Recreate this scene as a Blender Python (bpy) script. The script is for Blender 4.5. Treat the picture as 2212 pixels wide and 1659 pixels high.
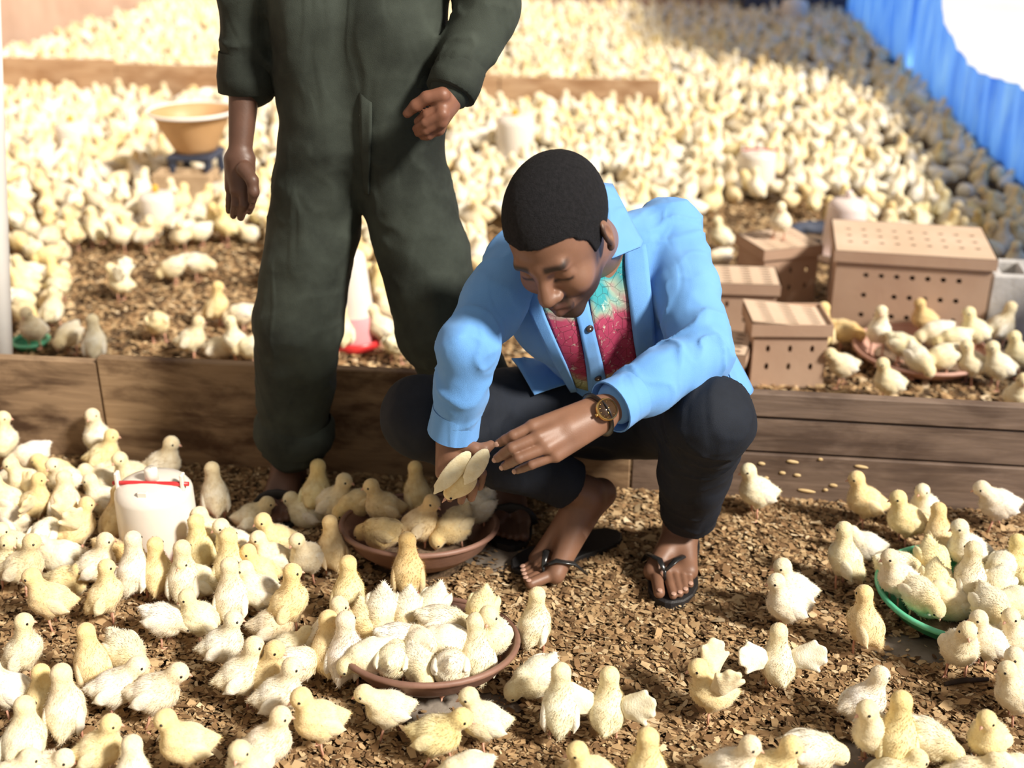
import bpy, math, random
import numpy as np

random.seed(7)
RNG = np.random.default_rng(7)
for o in list(bpy.data.objects):
    bpy.data.objects.remove(o)
SC = bpy.context.scene
COL = SC.collection

# ------------------------------------------------------------------ camera
W, HT, FPX = 2212.0, 1659.0, 2600.0
CX, CY, YH, CAMZ = W / 2, HT / 2, -350.0, 1.45
PITCH = math.atan((CY - YH) / FPX)
YAW = math.atan(340.0 / (FPX / math.cos(PITCH)))
cam_d = bpy.data.cameras.new('camera')
cam = bpy.data.objects.new('camera', cam_d)
COL.objects.link(cam)
cam.location = (0, 0, CAMZ)
cam.rotation_euler = (math.pi / 2 - PITCH, 0, YAW)
cam_d.sensor_width = 36.0
cam_d.lens = FPX / W * 36.0
cam_d.clip_start = 0.05
cam_d.dof.use_dof = True
cam_d.dof.focus_distance = 2.25
cam_d.dof.aperture_fstop = 2.2
SC.camera = cam

# ------------------------------------------------------------------ light
world = bpy.data.worlds.new('world')
SC.world = world
world.use_nodes = True
bg = world.node_tree.nodes['Background']
bg.inputs['Color'].default_value = (1.0, 0.90, 0.78, 1)
bg.inputs['Strength'].default_value = 0.33
SUN_DIR = np.array([0.70, -0.36, 0.62])          # towards the sun: through the open side on the right
sun_d = bpy.data.lights.new('sun', 'SUN')
sun = bpy.data.objects.new('sun', sun_d)
COL.objects.link(sun)
sun_d.energy = 5.2
sun_d.angle = math.radians(9)
sun_d.color = (1.0, 0.93, 0.82)
from mathutils import Vector, Matrix
sun.rotation_euler = Vector(SUN_DIR).to_track_quat('Z', 'Y').to_euler()

vs = SC.view_settings
vs.view_transform = 'Standard'
vs.look = 'None'
vs.gamma = 1.0
vs.use_curve_mapping = False
vs.exposure = 0.36

# ------------------------------------------------------------------ placing helpers (world points seen at photo positions)
_sp, _cp, _sy, _cy = math.sin(PITCH), math.cos(PITCH), math.sin(YAW), math.cos(YAW)
CAM = np.array([0, 0, CAMZ])
FW = np.array([-_sy * _cp, _cy * _cp, -_sp])
RT = np.array([_cy, _sy, 0.0])
UPV = np.cross(RT, FW)


def ray(x, y):
    return FW + RT * ((x - CX) / FPX) - UPV * ((y - CY) / FPX)


def G(x, y, z=0.0):
    d = ray(x, y)
    return CAM + d * ((z - CAMZ) / d[2])


def Pz(x, y, zc):
    return CAM + ray(x, y) * zc


def atY(x, y, Y):
    d = ray(x, y)
    return CAM + d * (Y / d[1])


def proj(p):
    q = np.asarray(p, float) - CAM
    zc = q @ FW
    return CX + FPX * (q @ RT) / zc, CY - FPX * (q @ UPV) / zc, zc


# ------------------------------------------------------------------ mesh helpers
def mesh_np(name, V, Fs, mat=None, smooth=True, col=None):
    """V (n,3), Fs: array (m,k) or list of such arrays / tuples"""
    V = np.asarray(V, dtype=np.float32)
    me = bpy.data.meshes.new(name)
    if isinstance(Fs, np.ndarray):
        Fs = [Fs]
    if len(Fs) and not isinstance(Fs[0], np.ndarray):
        Fs = [np.array([f], dtype=np.int32) for f in Fs] if False else group_faces(Fs)
    nl = sum(f.size for f in Fs)
    nf = sum(len(f) for f in Fs)
    me.vertices.add(len(V))
    me.vertices.foreach_set('co', V.ravel())
    me.loops.add(nl)
    me.loops.foreach_set('vertex_index', np.concatenate([f.ravel() for f in Fs]).astype(np.int32))
    me.polygons.add(nf)
    tot = np.concatenate([np.full(len(f), f.shape[1]) for f in Fs]).astype(np.int32)
    st = np.concatenate([[0], np.cumsum(tot)[:-1]]).astype(np.int32)
    me.polygons.foreach_set('loop_start', st)
    me.polygons.foreach_set('loop_total', tot)
    me.polygons.foreach_set('use_smooth', np.full(nf, bool(smooth)))
    me.update(calc_edges=True)
    me.validate()
    if col is not None:
        ca = me.color_attributes.new('Col', 'FLOAT_COLOR', 'POINT')
        c4 = np.ones((len(V), 4), dtype=np.float32)
        c4[:, :3] = col
        ca.data.foreach_set('color', c4.ravel())
    if mat is not None:
        me.materials.append(mat)
    return me


def group_faces(fs):
    d = {}
    for f in fs:
        d.setdefault(len(f), []).append(f)
    return [np.array(v, dtype=np.int32) for v in d.values()]


def join(parts):
    Vs, Fl, n = [], [], 0
    for V, F in parts:
        V = np.asarray(V, float).reshape(-1, 3)
        Vs.append(V)
        for f in (F.tolist() if isinstance(F, np.ndarray) else F):
            Fl.append(tuple(i + n for i in f))
        n += len(V)
    return np.concatenate(Vs), Fl


def tag(o, label=None, cat=None, group=None, kind=None):
    if label: o['label'] = label
    if cat: o['category'] = cat
    if group: o['group'] = group
    if kind: o['kind'] = kind
    return o


def thing(name, loc, label, cat, group=None, rz=0.0):
    o = bpy.data.objects.new(name, None)
    o.empty_display_size = 0.05
    COL.objects.link(o)
    o.location = loc
    o.rotation_euler = (0, 0, rz)
    return tag(o, label, cat, group)


def obj(name, me, parent=None):
    o = bpy.data.objects.new(name, me)
    COL.objects.link(o)
    if parent is not None:
        o.parent = parent
    return o


def origin_of(o):
    p = np.zeros(3)
    while o is not None:
        p += np.array(o.location)
        o = o.parent
    return p


def part(name, VF, mat, parent=None, smooth=True, col=None, local=False, label=None):
    """VF in world coordinates unless local; parent must be unrotated when world"""
    V, F = VF
    V = np.asarray(V, float)
    if parent is not None and not local:
        V = V - origin_of(parent)
    o = obj(name, mesh_np(name, V, F, mat, smooth, col), parent)
    if label: o['label'] = label
    return o


def box(c, s, R=None):
    c = np.asarray(c, float)
    s = np.asarray(s, float) / 2
    V = np.array([[x, y, z] for x in (-1, 1) for y in (-1, 1) for z in (-1, 1)], float) * s
    if R is not None: V = V @ np.asarray(R).T
    F = [(0, 1, 3, 2), (4, 6, 7, 5), (0, 4, 5, 1), (2, 3, 7, 6), (0, 2, 6, 4), (1, 5, 7, 3)]
    return V + c, F


def bevbox(c, s, b=0.004, R=None):
    """box with chamfered edges"""
    h = np.asarray(s, float) / 2
    V, F, idx = [], [], {}
    for sx in (-1, 1):
        for sy in (-1, 1):
            for sz in (-1, 1):
                for ax in range(3):
                    v = np.array([sx, sy, sz]) * (h - b)
                    v[ax] = (sx, sy, sz)[ax] * h[ax]
                    idx[(sx, sy, sz, ax)] = len(V)
                    V.append(v)
    S = (-1, 1)
    for ax in range(3):
        u, w = (ax + 1) % 3, (ax + 2) % 3
        for s_ in S:
            q = []
            for a, bb in ((-1, -1), (1, -1), (1, 1), (-1, 1)):
                k = [0, 0, 0]; k[ax] = s_; k[u] = a; k[w] = bb
                q.append(idx[(k[0], k[1], k[2], ax)])
            F.append(tuple(q if s_ > 0 else q[::-1]))
        for a in S:
            for bb in S:
                def kk(t, face):
                    k = [0, 0, 0]; k[ax] = t; k[u] = a; k[w] = bb
                    return idx[(k[0], k[1], k[2], face)]
                q = (kk(-1, u), kk(1, u), kk(1, w), kk(-1, w))
                F.append(q if a * bb > 0 else q[::-1])
    for sx in S:
        for sy in S:
            for sz in S:
                q = tuple(idx[(sx, sy, sz, a)] for a in range(3))
                F.append(q if sx * sy * sz > 0 else q[::-1])
    V = np.array(V)
    if R is not None: V = V @ np.asarray(R).T
    return V + np.asarray(c, float), F


def rotz(a):
    c, s = math.cos(a), math.sin(a)
    return np.array([[c, -s, 0], [s, c, 0], [0, 0, 1]])


def roty(a):
    c, s = math.cos(a), math.sin(a)
    return np.array([[c, 0, s], [0, 1, 0], [-s, 0, c]])


def rotx(a):
    c, s = math.cos(a), math.sin(a)
    return np.array([[1, 0, 0], [0, c, -s], [0, s, c]])


def tube(pts, r, n=8, caps=True, flat=1.0, up=(0, 0, 1)):
    pts = np.asarray(pts, float)
    m = len(pts)
    r = np.broadcast_to(np.asarray(r, float), (m,))
    V, F = [], []
    up = np.asarray(up, float)
    for i in range(m):
        t = pts[min(i + 1, m - 1)] - pts[max(i - 1, 0)]
        t /= np.linalg.norm(t) + 1e-9
        a = np.cross(t, up)
        if np.linalg.norm(a) < 1e-3: a = np.cross(t, [0, 1, 0])
        a /= np.linalg.norm(a)
        b = np.cross(a, t)
        for k in range(n):
            q = 2 * math.pi * k / n
            V.append(pts[i] + r[i] * (math.cos(q) * a + flat * math.sin(q) * b))
    for i in range(m - 1):
        for k in range(n):
            k2 = (k + 1) % n
            F.append((i * n + k, i * n + k2, (i + 1) * n + k2, (i + 1) * n + k))
    if caps:
        F.append(tuple(range(n))[::-1])
        F.append(tuple((m - 1) * n + k for k in range(n)))
    return np.array(V), F


def lathe(prof, n=32, c=(0, 0, 0), wob=0.0, cap=False):
    V, F = [], []
    m = len(prof)
    for i, (r, z) in enumerate(prof):
        for k in range(n):
            a = 2 * math.pi * k / n
            rr = r * (1 + wob * math.sin(3 * a + 1))
            V.append((rr * math.cos(a), rr * math.sin(a), z))
    for i in range(m - 1):
        for k in range(n):
            k2 = (k + 1) % n
            F.append((i * n + k, i * n + k2, (i + 1) * n + k2, (i + 1) * n + k))
    if cap:
        F.append(tuple(range(n))[::-1])
        F.append(tuple((m - 1) * n + k for k in range(n)))
    return np.array(V) + np.asarray(c, float), F


def sphere(c, r, nu=12, nv=8, R=None):
    r = np.broadcast_to(np.asarray(r, float), (3,))
    V = [(0, 0, 1)]
    for j in range(1, nv):
        t = math.pi * j / nv
        for k in range(nu):
            a = 2 * math.pi * k / nu
            V.append((math.sin(t) * math.cos(a), math.sin(t) * math.sin(a), math.cos(t)))
    V.append((0, 0, -1))
    F = []
    for k in range(nu):
        F.append((0, 1 + k, 1 + (k + 1) % nu))
        F.append((len(V) - 1, 1 + (nv - 2) * nu + (k + 1) % nu, 1 + (nv - 2) * nu + k))
    for j in range(nv - 2):
        for k in range(nu):
            k2 = (k + 1) % nu
            F.append((1 + j * nu + k, 1 + (j + 1) * nu + k, 1 + (j + 1) * nu + k2, 1 + j * nu + k2))
    V = np.array(V) * r
    if R is not None: V = V @ np.asarray(R).T
    return V + np.asarray(c, float), F


def sheet(P, th):
    """grid of points P (a,b,3) -> closed thin sheet of thickness th"""
    P = np.asarray(P, float)
    a, b = P.shape[:2]
    du = np.gradient(P, axis=0)
    dv = np.gradient(P, axis=1)
    N = np.cross(du, dv)
    N /= np.linalg.norm(N, axis=2, keepdims=True) + 1e-9
    T = (P + N * th / 2).reshape(-1, 3)
    B = (P - N * th / 2).reshape(-1, 3)
    n = a * b
    F = []
    for i in range(a - 1):
        for j in range(b - 1):
            q = (i * b + j, (i + 1) * b + j, (i + 1) * b + j + 1, i * b + j + 1)
            F.append(q)
            F.append(tuple(n + k for k in q[::-1]))
    edge = [(i, 0) for i in range(a)] + [(a - 1, j) for j in range(1, b)] + [(i, b - 1) for i in range(a - 2, -1, -1)] + [(0, j) for j in range(b - 2, 0, -1)]
    ids = [i * b + j for i, j in edge]
    for k in range(len(ids)):
        p, q = ids[k], ids[(k + 1) % len(ids)]
        F.append((q, p, n + p, n + q))
    return np.concatenate([T, B]), F


# ------------------------------------------------------------------ value noise + signed distance modelling
_PERM = np.random.default_rng(3).permutation(4096).astype(np.int64)
_VAL = np.random.default_rng(4).uniform(-1, 1, 4096)


def vnoise(p):
    i = np.floor(p).astype(np.int64)
    f = p - i
    f = f * f * (3 - 2 * f)
    def h(dx, dy, dz):
        return _VAL[_PERM[(_PERM[(_PERM[(i[:, 0] + dx) & 4095] + i[:, 1] + dy) & 4095] + i[:, 2] + dz) & 4095]]
    x, y, z = f[:, 0], f[:, 1], f[:, 2]
    c00 = h(0, 0, 0) * (1 - x) + h(1, 0, 0) * x
    c10 = h(0, 1, 0) * (1 - x) + h(1, 1, 0) * x
    c01 = h(0, 0, 1) * (1 - x) + h(1, 0, 1) * x
    c11 = h(0, 1, 1) * (1 - x) + h(1, 1, 1) * x
    return (c00 * (1 - y) + c10 * y) * (1 - z) + (c01 * (1 - y) + c11 * y) * z


class SDF:
    def __init__(s, trunc=0.05):
        s.pr = []
        s.tr = trunc
        s.disp = None

    def cone(s, a, b, r1, r2=None, k=0.01):
        r2 = r1 if r2 is None else r2
        a, b = np.asarray(a, float), np.asarray(b, float)
        R = max(r1, r2)
        s.pr.append(('c', (a, b, r1, r2), k, np.minimum(a, b) - R, np.maximum(a, b) + R))
        return s

    def chain(s, pts, rs, k=0.01):
        for i in range(len(pts) - 1):
            s.cone(pts[i], pts[i + 1], rs[i], rs[i + 1], k)
        return s

    def ell(s, c, r, R=None, k=0.01):
        c, r = np.asarray(c, float), np.broadcast_to(np.asarray(r, float), (3,)).copy()
        R = np.eye(3) if R is None else np.asarray(R, float)
        e = np.sqrt(((R * r) ** 2).sum(1))
        s.pr.append(('e', (c, r, R), k, c - e, c + e))
        return s

    def cut_ell(s, c, r, R=None, k=0.006):
        s.ell(c, r, R, -k)
        return s

    def fn(s, f, lo, hi, k):
        s.pr.append(('f', f, k, np.asarray(lo, float), np.asarray(hi, float)))
        return s

    def _prim(s, t, a, p):
        if t == 'c':
            A, B, r1, r2 = a
            ba = B - A
            h = np.clip(((p - A) @ ba) / (ba @ ba + 1e-12), 0, 1)
            return np.linalg.norm(p - A - h[:, None] * ba, axis=1) - (r1 + (r2 - r1) * h)
        if t == 'e':
            c, r, R = a
            q = (p - c) @ R
            k0 = np.linalg.norm(q / r, axis=1)
            k1 = np.linalg.norm(q / (r * r), axis=1)
            return k0 * (k0 - 1.0) / (k1 + 1e-9)
        return a(p)

    def __call__(s, p, sel=None):
        d = np.full(len(p), s.tr)
        for i, (t, a, k, lo, hi) in enumerate(s.pr):
            if sel is not None and i not in sel: continue
            m = abs(k) + s.tr
            w = np.nonzero(((p > lo - m) & (p < hi + m)).all(1))[0]
            if len(w) == 0: continue
            e = s._prim(t, a, p[w])
            x = d[w]
            if k >= 0:
                if k > 0:
                    h = np.clip(0.5 + 0.5 * (x - e) / k, 0, 1)
                    x = x * (1 - h) + e * h - k * h * (1 - h)
                else:
                    x = np.minimum(x, e)
            else:
                kk = -k
                h = np.clip(0.5 - 0.5 * (x + e) / kk, 0, 1)
                x = x * (1 - h) + (-e) * h + kk * h * (1 - h)
            d[w] = x
        if s.disp is not None:
            m = np.abs(d) < 0.03
            if m.any():
                d[m] = d[m] + s.disp(p[m])
        return d

    def bounds(s):
        P = [q for q in s.pr if q[2] >= 0]
        return np.min([q[3] for q in P], 0), np.max([q[4] for q in P], 0)

    def mesh(s, h, lo=None, hi=None, pad=None):
        a, b = s.bounds()
        pad = 3 * h + 0.012 if pad is None else pad
        lo = a - pad if lo is None else np.asarray(lo, float)
        hi = b + pad if hi is None else np.asarray(hi, float)
        n = np.ceil((hi - lo) / h).astype(int) + 1
        vals = np.full(n, s.tr, dtype=np.float32)
        B = 24
        for i in range(0, n[0], B):
            for j in range(0, n[1], B):
                for k in range(0, n[2], B):
                    e = np.minimum([i + B, j + B, k + B], n)
                    bl, bh = lo + h * np.array([i, j, k]), lo + h * (e - 1)
                    sel = {q for q, (t, a_, kk, l, u) in enumerate(s.pr) if (bl < u + abs(kk) + 0.02).all() and (bh > l - abs(kk) - 0.02).all()}
                    if not sel: continue
                    g = np.stack(np.meshgrid(np.arange(i, e[0]), np.arange(j, e[1]), np.arange(k, e[2]), indexing='ij'), -1).reshape(-1, 3)
                    vals[i:e[0], j:e[1], k:e[2]] = s(lo + h * g, sel).reshape(e[0] - i, e[1] - j, e[2] - k)
        return surface_nets(vals, lo, h)

    def hit(s, xs, ys, z0, z1, n=90):
        """first surface point along the photo's view rays between depths z0..z1"""
        D = np.array([ray(x, y) for x, y in zip(xs, ys)])
        zs = np.linspace(z0, z1, n)
        out = np.full(len(D), np.nan)
        prev = None
        for z in zs:
            v = s(CAM + D * z)
            if prev is not None:
                m = np.isnan(out) & (v < 0)
                t = prev[m] / (prev[m] - v[m] + 1e-9)
                out[m] = z - (zs[1] - zs[0]) * (1 - np.clip(t, 0, 1))
            prev = v
        ok = ~np.isnan(out)
        if not ok.all():
            med = np.nanmedian(out) if ok.any() else (z0 + z1) / 2
            for i in np.nonzero(~ok)[0]:
                if ok.any():
                    j = np.nonzero(ok)[0]
                    out[i] = out[j[np.argmin((np.array(xs)[j] - xs[i]) ** 2 + (np.array(ys)[j] - ys[i]) ** 2)]]
                else:
                    out[i] = med
        return CAM + D * out[:, None]


def surface_nets(v, lo, h):
    ins = v < 0
    c = [(0, 0, 0), (1, 0, 0), (0, 1, 0), (1, 1, 0), (0, 0, 1), (1, 0, 1), (0, 1, 1), (1, 1, 1)]
    n = np.array(v.shape) - 1
    cnt = np.zeros(n, np.int8)
    for a in c:
        cnt += ins[a[0]:a[0] + n[0], a[1]:a[1] + n[1], a[2]:a[2] + n[2]]
    cells = np.argwhere((cnt > 0) & (cnt < 8))
    idx = np.full(n, -1, np.int32)
    idx[tuple(cells.T)] = np.arange(len(cells))
    cv = np.stack([v[cells[:, 0] + a[0], cells[:, 1] + a[1], cells[:, 2] + a[2]] for a in c], 1)
    acc = np.zeros((len(cells), 3))
    num = np.zeros(len(cells))
    for i in range(8):
        for j in range(i + 1, 8):
            if sum(abs(c[i][k] - c[j][k]) for k in range(3)) != 1: continue
            m = (cv[:, i] < 0) != (cv[:, j] < 0)
            t = cv[m, i] / (cv[m, i] - cv[m, j])
            A, Bb = np.array(c[i], float), np.array(c[j], float)
            acc[m] += A + t[:, None] * (Bb - A)
            num[m] += 1
    V = lo + h * (cells + acc / num[:, None])
    Q = []
    for ax in range(3):
        sl0 = [slice(None)] * 3; sl1 = [slice(None)] * 3
        sl0[ax] = slice(0, -1); sl1[ax] = slice(1, None)
        a, b = ins[tuple(sl0)], ins[tuple(sl1)]
        e = np.argwhere(a != b)
        u, w = (ax + 1) % 3, (ax + 2) % 3
        e = e[(e[:, u] > 0) & (e[:, w] > 0) & (e[:, u] < v.shape[u] - 1) & (e[:, w] < v.shape[w] - 1)]
        def cell(du, dw):
            q = e.copy(); q[:, u] -= du; q[:, w] -= dw
            return idx[q[:, 0], q[:, 1], q[:, 2]]
        q = np.stack([cell(1, 1), cell(0, 1), cell(0, 0), cell(1, 0)], 1)
        s0 = a[e[:, 0], e[:, 1], e[:, 2]]
        q[~s0] = q[~s0][:, ::-1]
        Q.append(q)
    return V, np.concatenate(Q)


def vnormals(V, F):
    F = np.asarray(F)
    N = np.zeros_like(V)
    fn = np.cross(V[F[:, 2]] - V[F[:, 0]], V[F[:, 3 if F.shape[1] > 3 else 1]] - V[F[:, 1 if F.shape[1] > 3 else 0]])
    for k in range(F.shape[1]):
        np.add.at(N, F[:, k], fn)
    return N / (np.linalg.norm(N, axis=1, keepdims=True) + 1e-12)


# ------------------------------------------------------------------ materials
def new_mat(name):
    m = bpy.data.materials.new(name)
    m.use_nodes = True
    nt = m.node_tree
    return m, nt, nt.nodes['Principled BSDF']


def nd(nt, t, **kw):
    n = nt.nodes.new(t)
    for k, v in kw.items():
        setattr(n, k, v)
    return n


def ramp(nt, fac, stops):
    r = nd(nt, 'ShaderNodeValToRGB')
    el = r.color_ramp.elements
    while len(el) < len(stops): el.new(0.5)
    for e, (p, c) in zip(el, stops):
        e.position = p
        e.color = (*c, 1)
    nt.links.new(fac, r.inputs[0])
    return r.outputs[0]


def coords(nt, scale=(1, 1, 1), kind='Object'):
    tc = nd(nt, 'ShaderNodeTexCoord')
    mp = nd(nt, 'ShaderNodeMapping')
    mp.inputs['Scale'].default_value = scale
    nt.links.new(tc.outputs[kind], mp.inputs['Vector'])
    return mp.outputs['Vector']


def noise(nt, vec, scale, detail=4, rough=0.55, dist=0.0):
    n = nd(nt, 'ShaderNodeTexNoise')
    n.inputs['Scale'].default_value = scale
    n.inputs['Detail'].default_value = detail
    n.inputs['Roughness'].default_value = rough
    n.inputs['Distortion'].default_value = dist
    nt.links.new(vec, n.inputs['Vector'])
    return n.outputs['Fac']


def bump(nt, bs, h, strength=0.3, dist=0.01):
    b = nd(nt, 'ShaderNodeBump')
    b.inputs['Strength'].default_value = strength
    b.inputs['Distance'].default_value = dist
    nt.links.new(h, b.inputs['Height'])
    nt.links.new(b.outputs[0], bs.inputs['Normal'])


def simple(name, c1, c2=None, scale=8, rough=0.6, bscale=60, bstr=0.15, stretch=(1, 1, 1), metal=0.0, sheen=0.0, spec=0.5, detail=4, lo=0.35, hi=0.65):
    m, nt, bs = new_mat(name)
    v = coords(nt, stretch)
    c2 = c1 if c2 is None else c2
    f = noise(nt, v, scale, detail)
    nt.links.new(ramp(nt, f, [(lo, c1), (hi, c2)]), bs.inputs['Base Color'])
    bs.inputs['Roughness'].default_value = rough
    bs.inputs['Metallic'].default_value = metal
    bs.inputs['Sheen Weight'].default_value = sheen
    bs.inputs['Specular IOR Level'].default_value = spec
    if bstr > 0:
        bump(nt, bs, noise(nt, v, bscale, 3), bstr, 0.004)
    return m


def wood(name, dark, light, scale=3.0, stain=None):
    m, nt, bs = new_mat(name)
    v = coords(nt, (0.35, 1, 4))
    g = noise(nt, v, scale * 6, 6, 0.6, 0.6)
    c = ramp(nt, g, [(0.3, dark), (0.7, light)])
    v2 = coords(nt, (0.8, 1, 2.2))
    s = noise(nt, v2, 5.0, 5, 0.6, 0.4)
    mx = nd(nt, 'ShaderNodeMix', data_type='RGBA', blend_type='MULTIPLY')
    mx.inputs['Factor'].default_value = 1.0
    nt.links.new(c, mx.inputs['A'])
    nt.links.new(ramp(nt, s, [(0.38, stain or (0.25, 0.2, 0.16)), (0.56, (1, 1, 1))]), mx.inputs['B'])
    nt.links.new(mx.outputs['Result'], bs.inputs['Base Color'])
    bs.inputs['Roughness'].default_value = 0.75
    bump(nt, bs, g, 0.35, 0.004)
    return m


M = {}

# ================================================================== the setting
def floor_mat():
    m, nt, bs = new_mat('litter floor')
    v = coords(nt)
    f = noise(nt, v, 60, 6, 0.7)
    nt.links.new(ramp(nt, f, [(0.3, (0.05, 0.027, 0.013)), (0.55, (0.16, 0.095, 0.047)), (0.75, (0.32, 0.21, 0.11))]), bs.inputs['Base Color'])
    bs.inputs['Roughness'].default_value = 0.95
    bump(nt, bs, noise(nt, v, 130, 4, 0.7), 0.9, 0.012)
    return m


def grid_floor(x0, x1, y0, y1, h, amp):
    nx, ny = int((x1 - x0) / h), int((y1 - y0) / h)
    xs, ys = np.linspace(x0, x1, nx), np.linspace(y0, y1, ny)
    X, Y = np.meshgrid(xs, ys, indexing='ij')
    p = np.stack([X.ravel() * 3, Y.ravel() * 3, np.zeros(X.size)], 1)
    Z = vnoise(p) * amp - amp - 0.002
    V = np.stack([X.ravel(), Y.ravel(), Z], 1)
    i = np.arange(nx * ny).reshape(nx, ny)
    F = np.stack([i[:-1, :-1].ravel(), i[1:, :-1].ravel(), i[1:, 1:].ravel(), i[:-1, 1:].ravel()], 1)
    return V, F


XR, XL, YB, YP, YP2 = 1.62, -4.65, 11.45, 2.58, 6.95
fl = part('floor', grid_floor(XL, XR + 0.1, 0.3, YB, 0.08, 0.004), floor_mat())
tag(fl, kind='structure')

plaster = simple('peach plaster', (0.44, 0.29, 0.21), (0.55, 0.385, 0.29), 2.2, 0.9, 40, 0.25)
tag(part('wall_left', box((XL - 0.08, 6, 1.3), (0.16, 12, 2.6)), plaster, smooth=False), kind='structure')
tag(part('wall_back', box((-1.5, YB + 0.08, 1.3), (6.5, 0.16, 2.6)), plaster, smooth=False), kind='structure')
block_mat = simple('grey low wall', (0.30, 0.27, 0.25), (0.42, 0.38, 0.34), 6, 0.95, 50, 0.4)
tag(part('wall_right', box((XR + 0.09, 5.8, 0.06), (0.14, 11.4, 0.12)), block_mat, smooth=False), kind='structure')
outside = simple('bright sand yard', (0.80, 0.76, 0.68), (0.86, 0.83, 0.76), 2, 0.95, 30, 0.2)
og = part('ground_outside', grid_floor(XR + 0.1, 14.0, -3, 22, 0.6, 0.01), outside)
tag(og, kind='structure')

# ---- blue tarpaulin curtain along the right side
def tarp_mat():
    m, nt, bs = new_mat('blue tarpaulin')
    v = coords(nt, (1, 1, 0.25))
    f = noise(nt, v, 9, 4)
    c = ramp(nt, f, [(0.3, (0.16, 0.40, 0.88)), (0.7, (0.42, 0.66, 0.95))])
    nt.links.new(c, bs.inputs['Base Color'])
    bs.inputs['Roughness'].default_value = 0.45
    tr = nd(nt, 'ShaderNodeBsdfTranslucent')
    nt.links.new(c, tr.inputs['Color'])
    mx = nd(nt, 'ShaderNodeMixShader')
    mx.inputs[0].default_value = 0.7
    nt.links.new(bs.outputs[0], mx.inputs[1])
    nt.links.new(tr.outputs[0], mx.inputs[2])
    nt.links.new(mx.outputs[0], nt.nodes['Material Output'].inputs['Surface'])
    bump(nt, bs, noise(nt, v, 30, 4), 0.4, 0.01)
    return m


ys = np.linspace(0.4, YB - 0.02, 260)
vs_ = np.linspace(0, 1, 16)
PT = np.zeros((len(ys), len(vs_), 3))
for i, y in enumerate(ys):
    top = 0.50 + 0.03 * math.sin(y * 2.1) - 0.14 * math.exp(-((y - 6.5) / 0.7) ** 2)
    top += 1.2 / (1 + math.exp(-(y - 7.75) * 7.0))
    fold = 0.018 * math.sin(y * 21 + 2 * math.sin(y * 3)) + 0.010 * math.sin(y * 47)
    for j, t in enumerate(vs_):
        PT[i, j] = (XR - 0.005 - 0.02 - fold * (0.35 + 0.65 * t) * (0.6 + 0.4 * math.sin(3 * t + y)), y, 0.0 + t * top)
tp = part('tarpaulin_curtain', sheet(PT, 0.003), tarp_mat())
tag(tp, 'blue tarpaulin curtain hanging along the open right side', 'tarpaulin')

# ---- board partitions
M['wood_a'] = wood('stained tan board', (0.20, 0.125, 0.07), (0.36, 0.24, 0.14), 2.2, (0.26, 0.2, 0.16))
M['wood_b'] = wood('ochre board', (0.22, 0.135, 0.07), (0.38, 0.255, 0.145), 2.0, (0.30, 0.23, 0.18))
M['wood_c'] = wood('weathered grey brown board', (0.13, 0.085, 0.06), (0.24, 0.165, 0.12), 2.6, (0.5, 0.45, 0.42))
M['wood_d'] = wood('pale plywood board', (0.45, 0.28, 0.16), (0.58, 0.40, 0.25), 1.6, (0.7, 0.6, 0.5))
XJ = atY(225, 900, YP)[0]
part1 = thing('board_partition', (0, YP, 0), 'long low partition of wooden boards behind the crouching man', 'partition')
def board(name, x0, x1, z0, z1, mat, yoff=0.0, th=0.028, tilt=0.0, parent=part1, yc=YP):
    me = bevbox(((x0 + x1) / 2, yc + th / 2 + yoff, (z0 + z1) / 2), (x1 - x0, th, z1 - z0), 0.003, roty(tilt))
    return part(name, me, mat, parent, smooth=False)
board('board', -2.6, XJ - 0.002, -0.01, 0.272, M['wood_a'], 0.004)
board('board', XJ + 0.002, -0.02, -0.01, 0.287, M['wood_b'], 0.0, tilt=-0.001)
board('board', -0.016, 1.60, -0.01, 0.120, M['wood_c'], 0.0, tilt=0.002)
board('board', -0.016, 1.60, 0.124, 0.212, M['wood_c'], 0.005, tilt=0.002)
board('board', -0.016, 1.60, 0.216, 0.276, M['wood_c'], 0.0, tilt=0.004)
fk = []
for fx, fy, fw_ in ((1712, 997, .030), (1645, 1001, .018), (1860, 1008, .034), (1690, 1021, .016), (1722, 1026, .018), (1742, 1060, .045), (1800, 1048, .020), (1783, 1058, .012), (1772, 992, .012), (1655, 1032, .012)):
    p_ = atY(fx, fy, YP)
    fk.append(sphere((p_[0], YP - 0.001, p_[2]), (fw_ / 2, 0.0025, 0.0042), 10, 6, roty(0.12)))
o_ = part('husk_flecks', join(fk), simple('dry husk', (0.60, 0.42, 0.20), (0.70, 0.52, 0.28), 40, 0.9), part1)
o_['kind'] = 'stuff'
for x in (-1.9, -0.75, 0.55, 1.45):
    part('stake', bevbox((x, YP + 0.048, 0.11), (0.04, 0.035, 0.25), 0.003), M['wood_c'], part1, smooth=False)

part2 = thing('board_partition', (-2, YP2, 0), 'pale plywood partition crossing the hall among the distant chicks', 'partition')
for x0, x1, z in ((-4.62, -3.2, 0.255), (-3.2, -1.75, 0.232), (-1.75, -0.9, 0.215), (-0.9, 0.02, 0.205)):
    board('board', x0 + 0.002, x1 - 0.002, -0.01, z, M['wood_d'], random.uniform(0, 0.01), parent=part2, yc=YP2)

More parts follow.
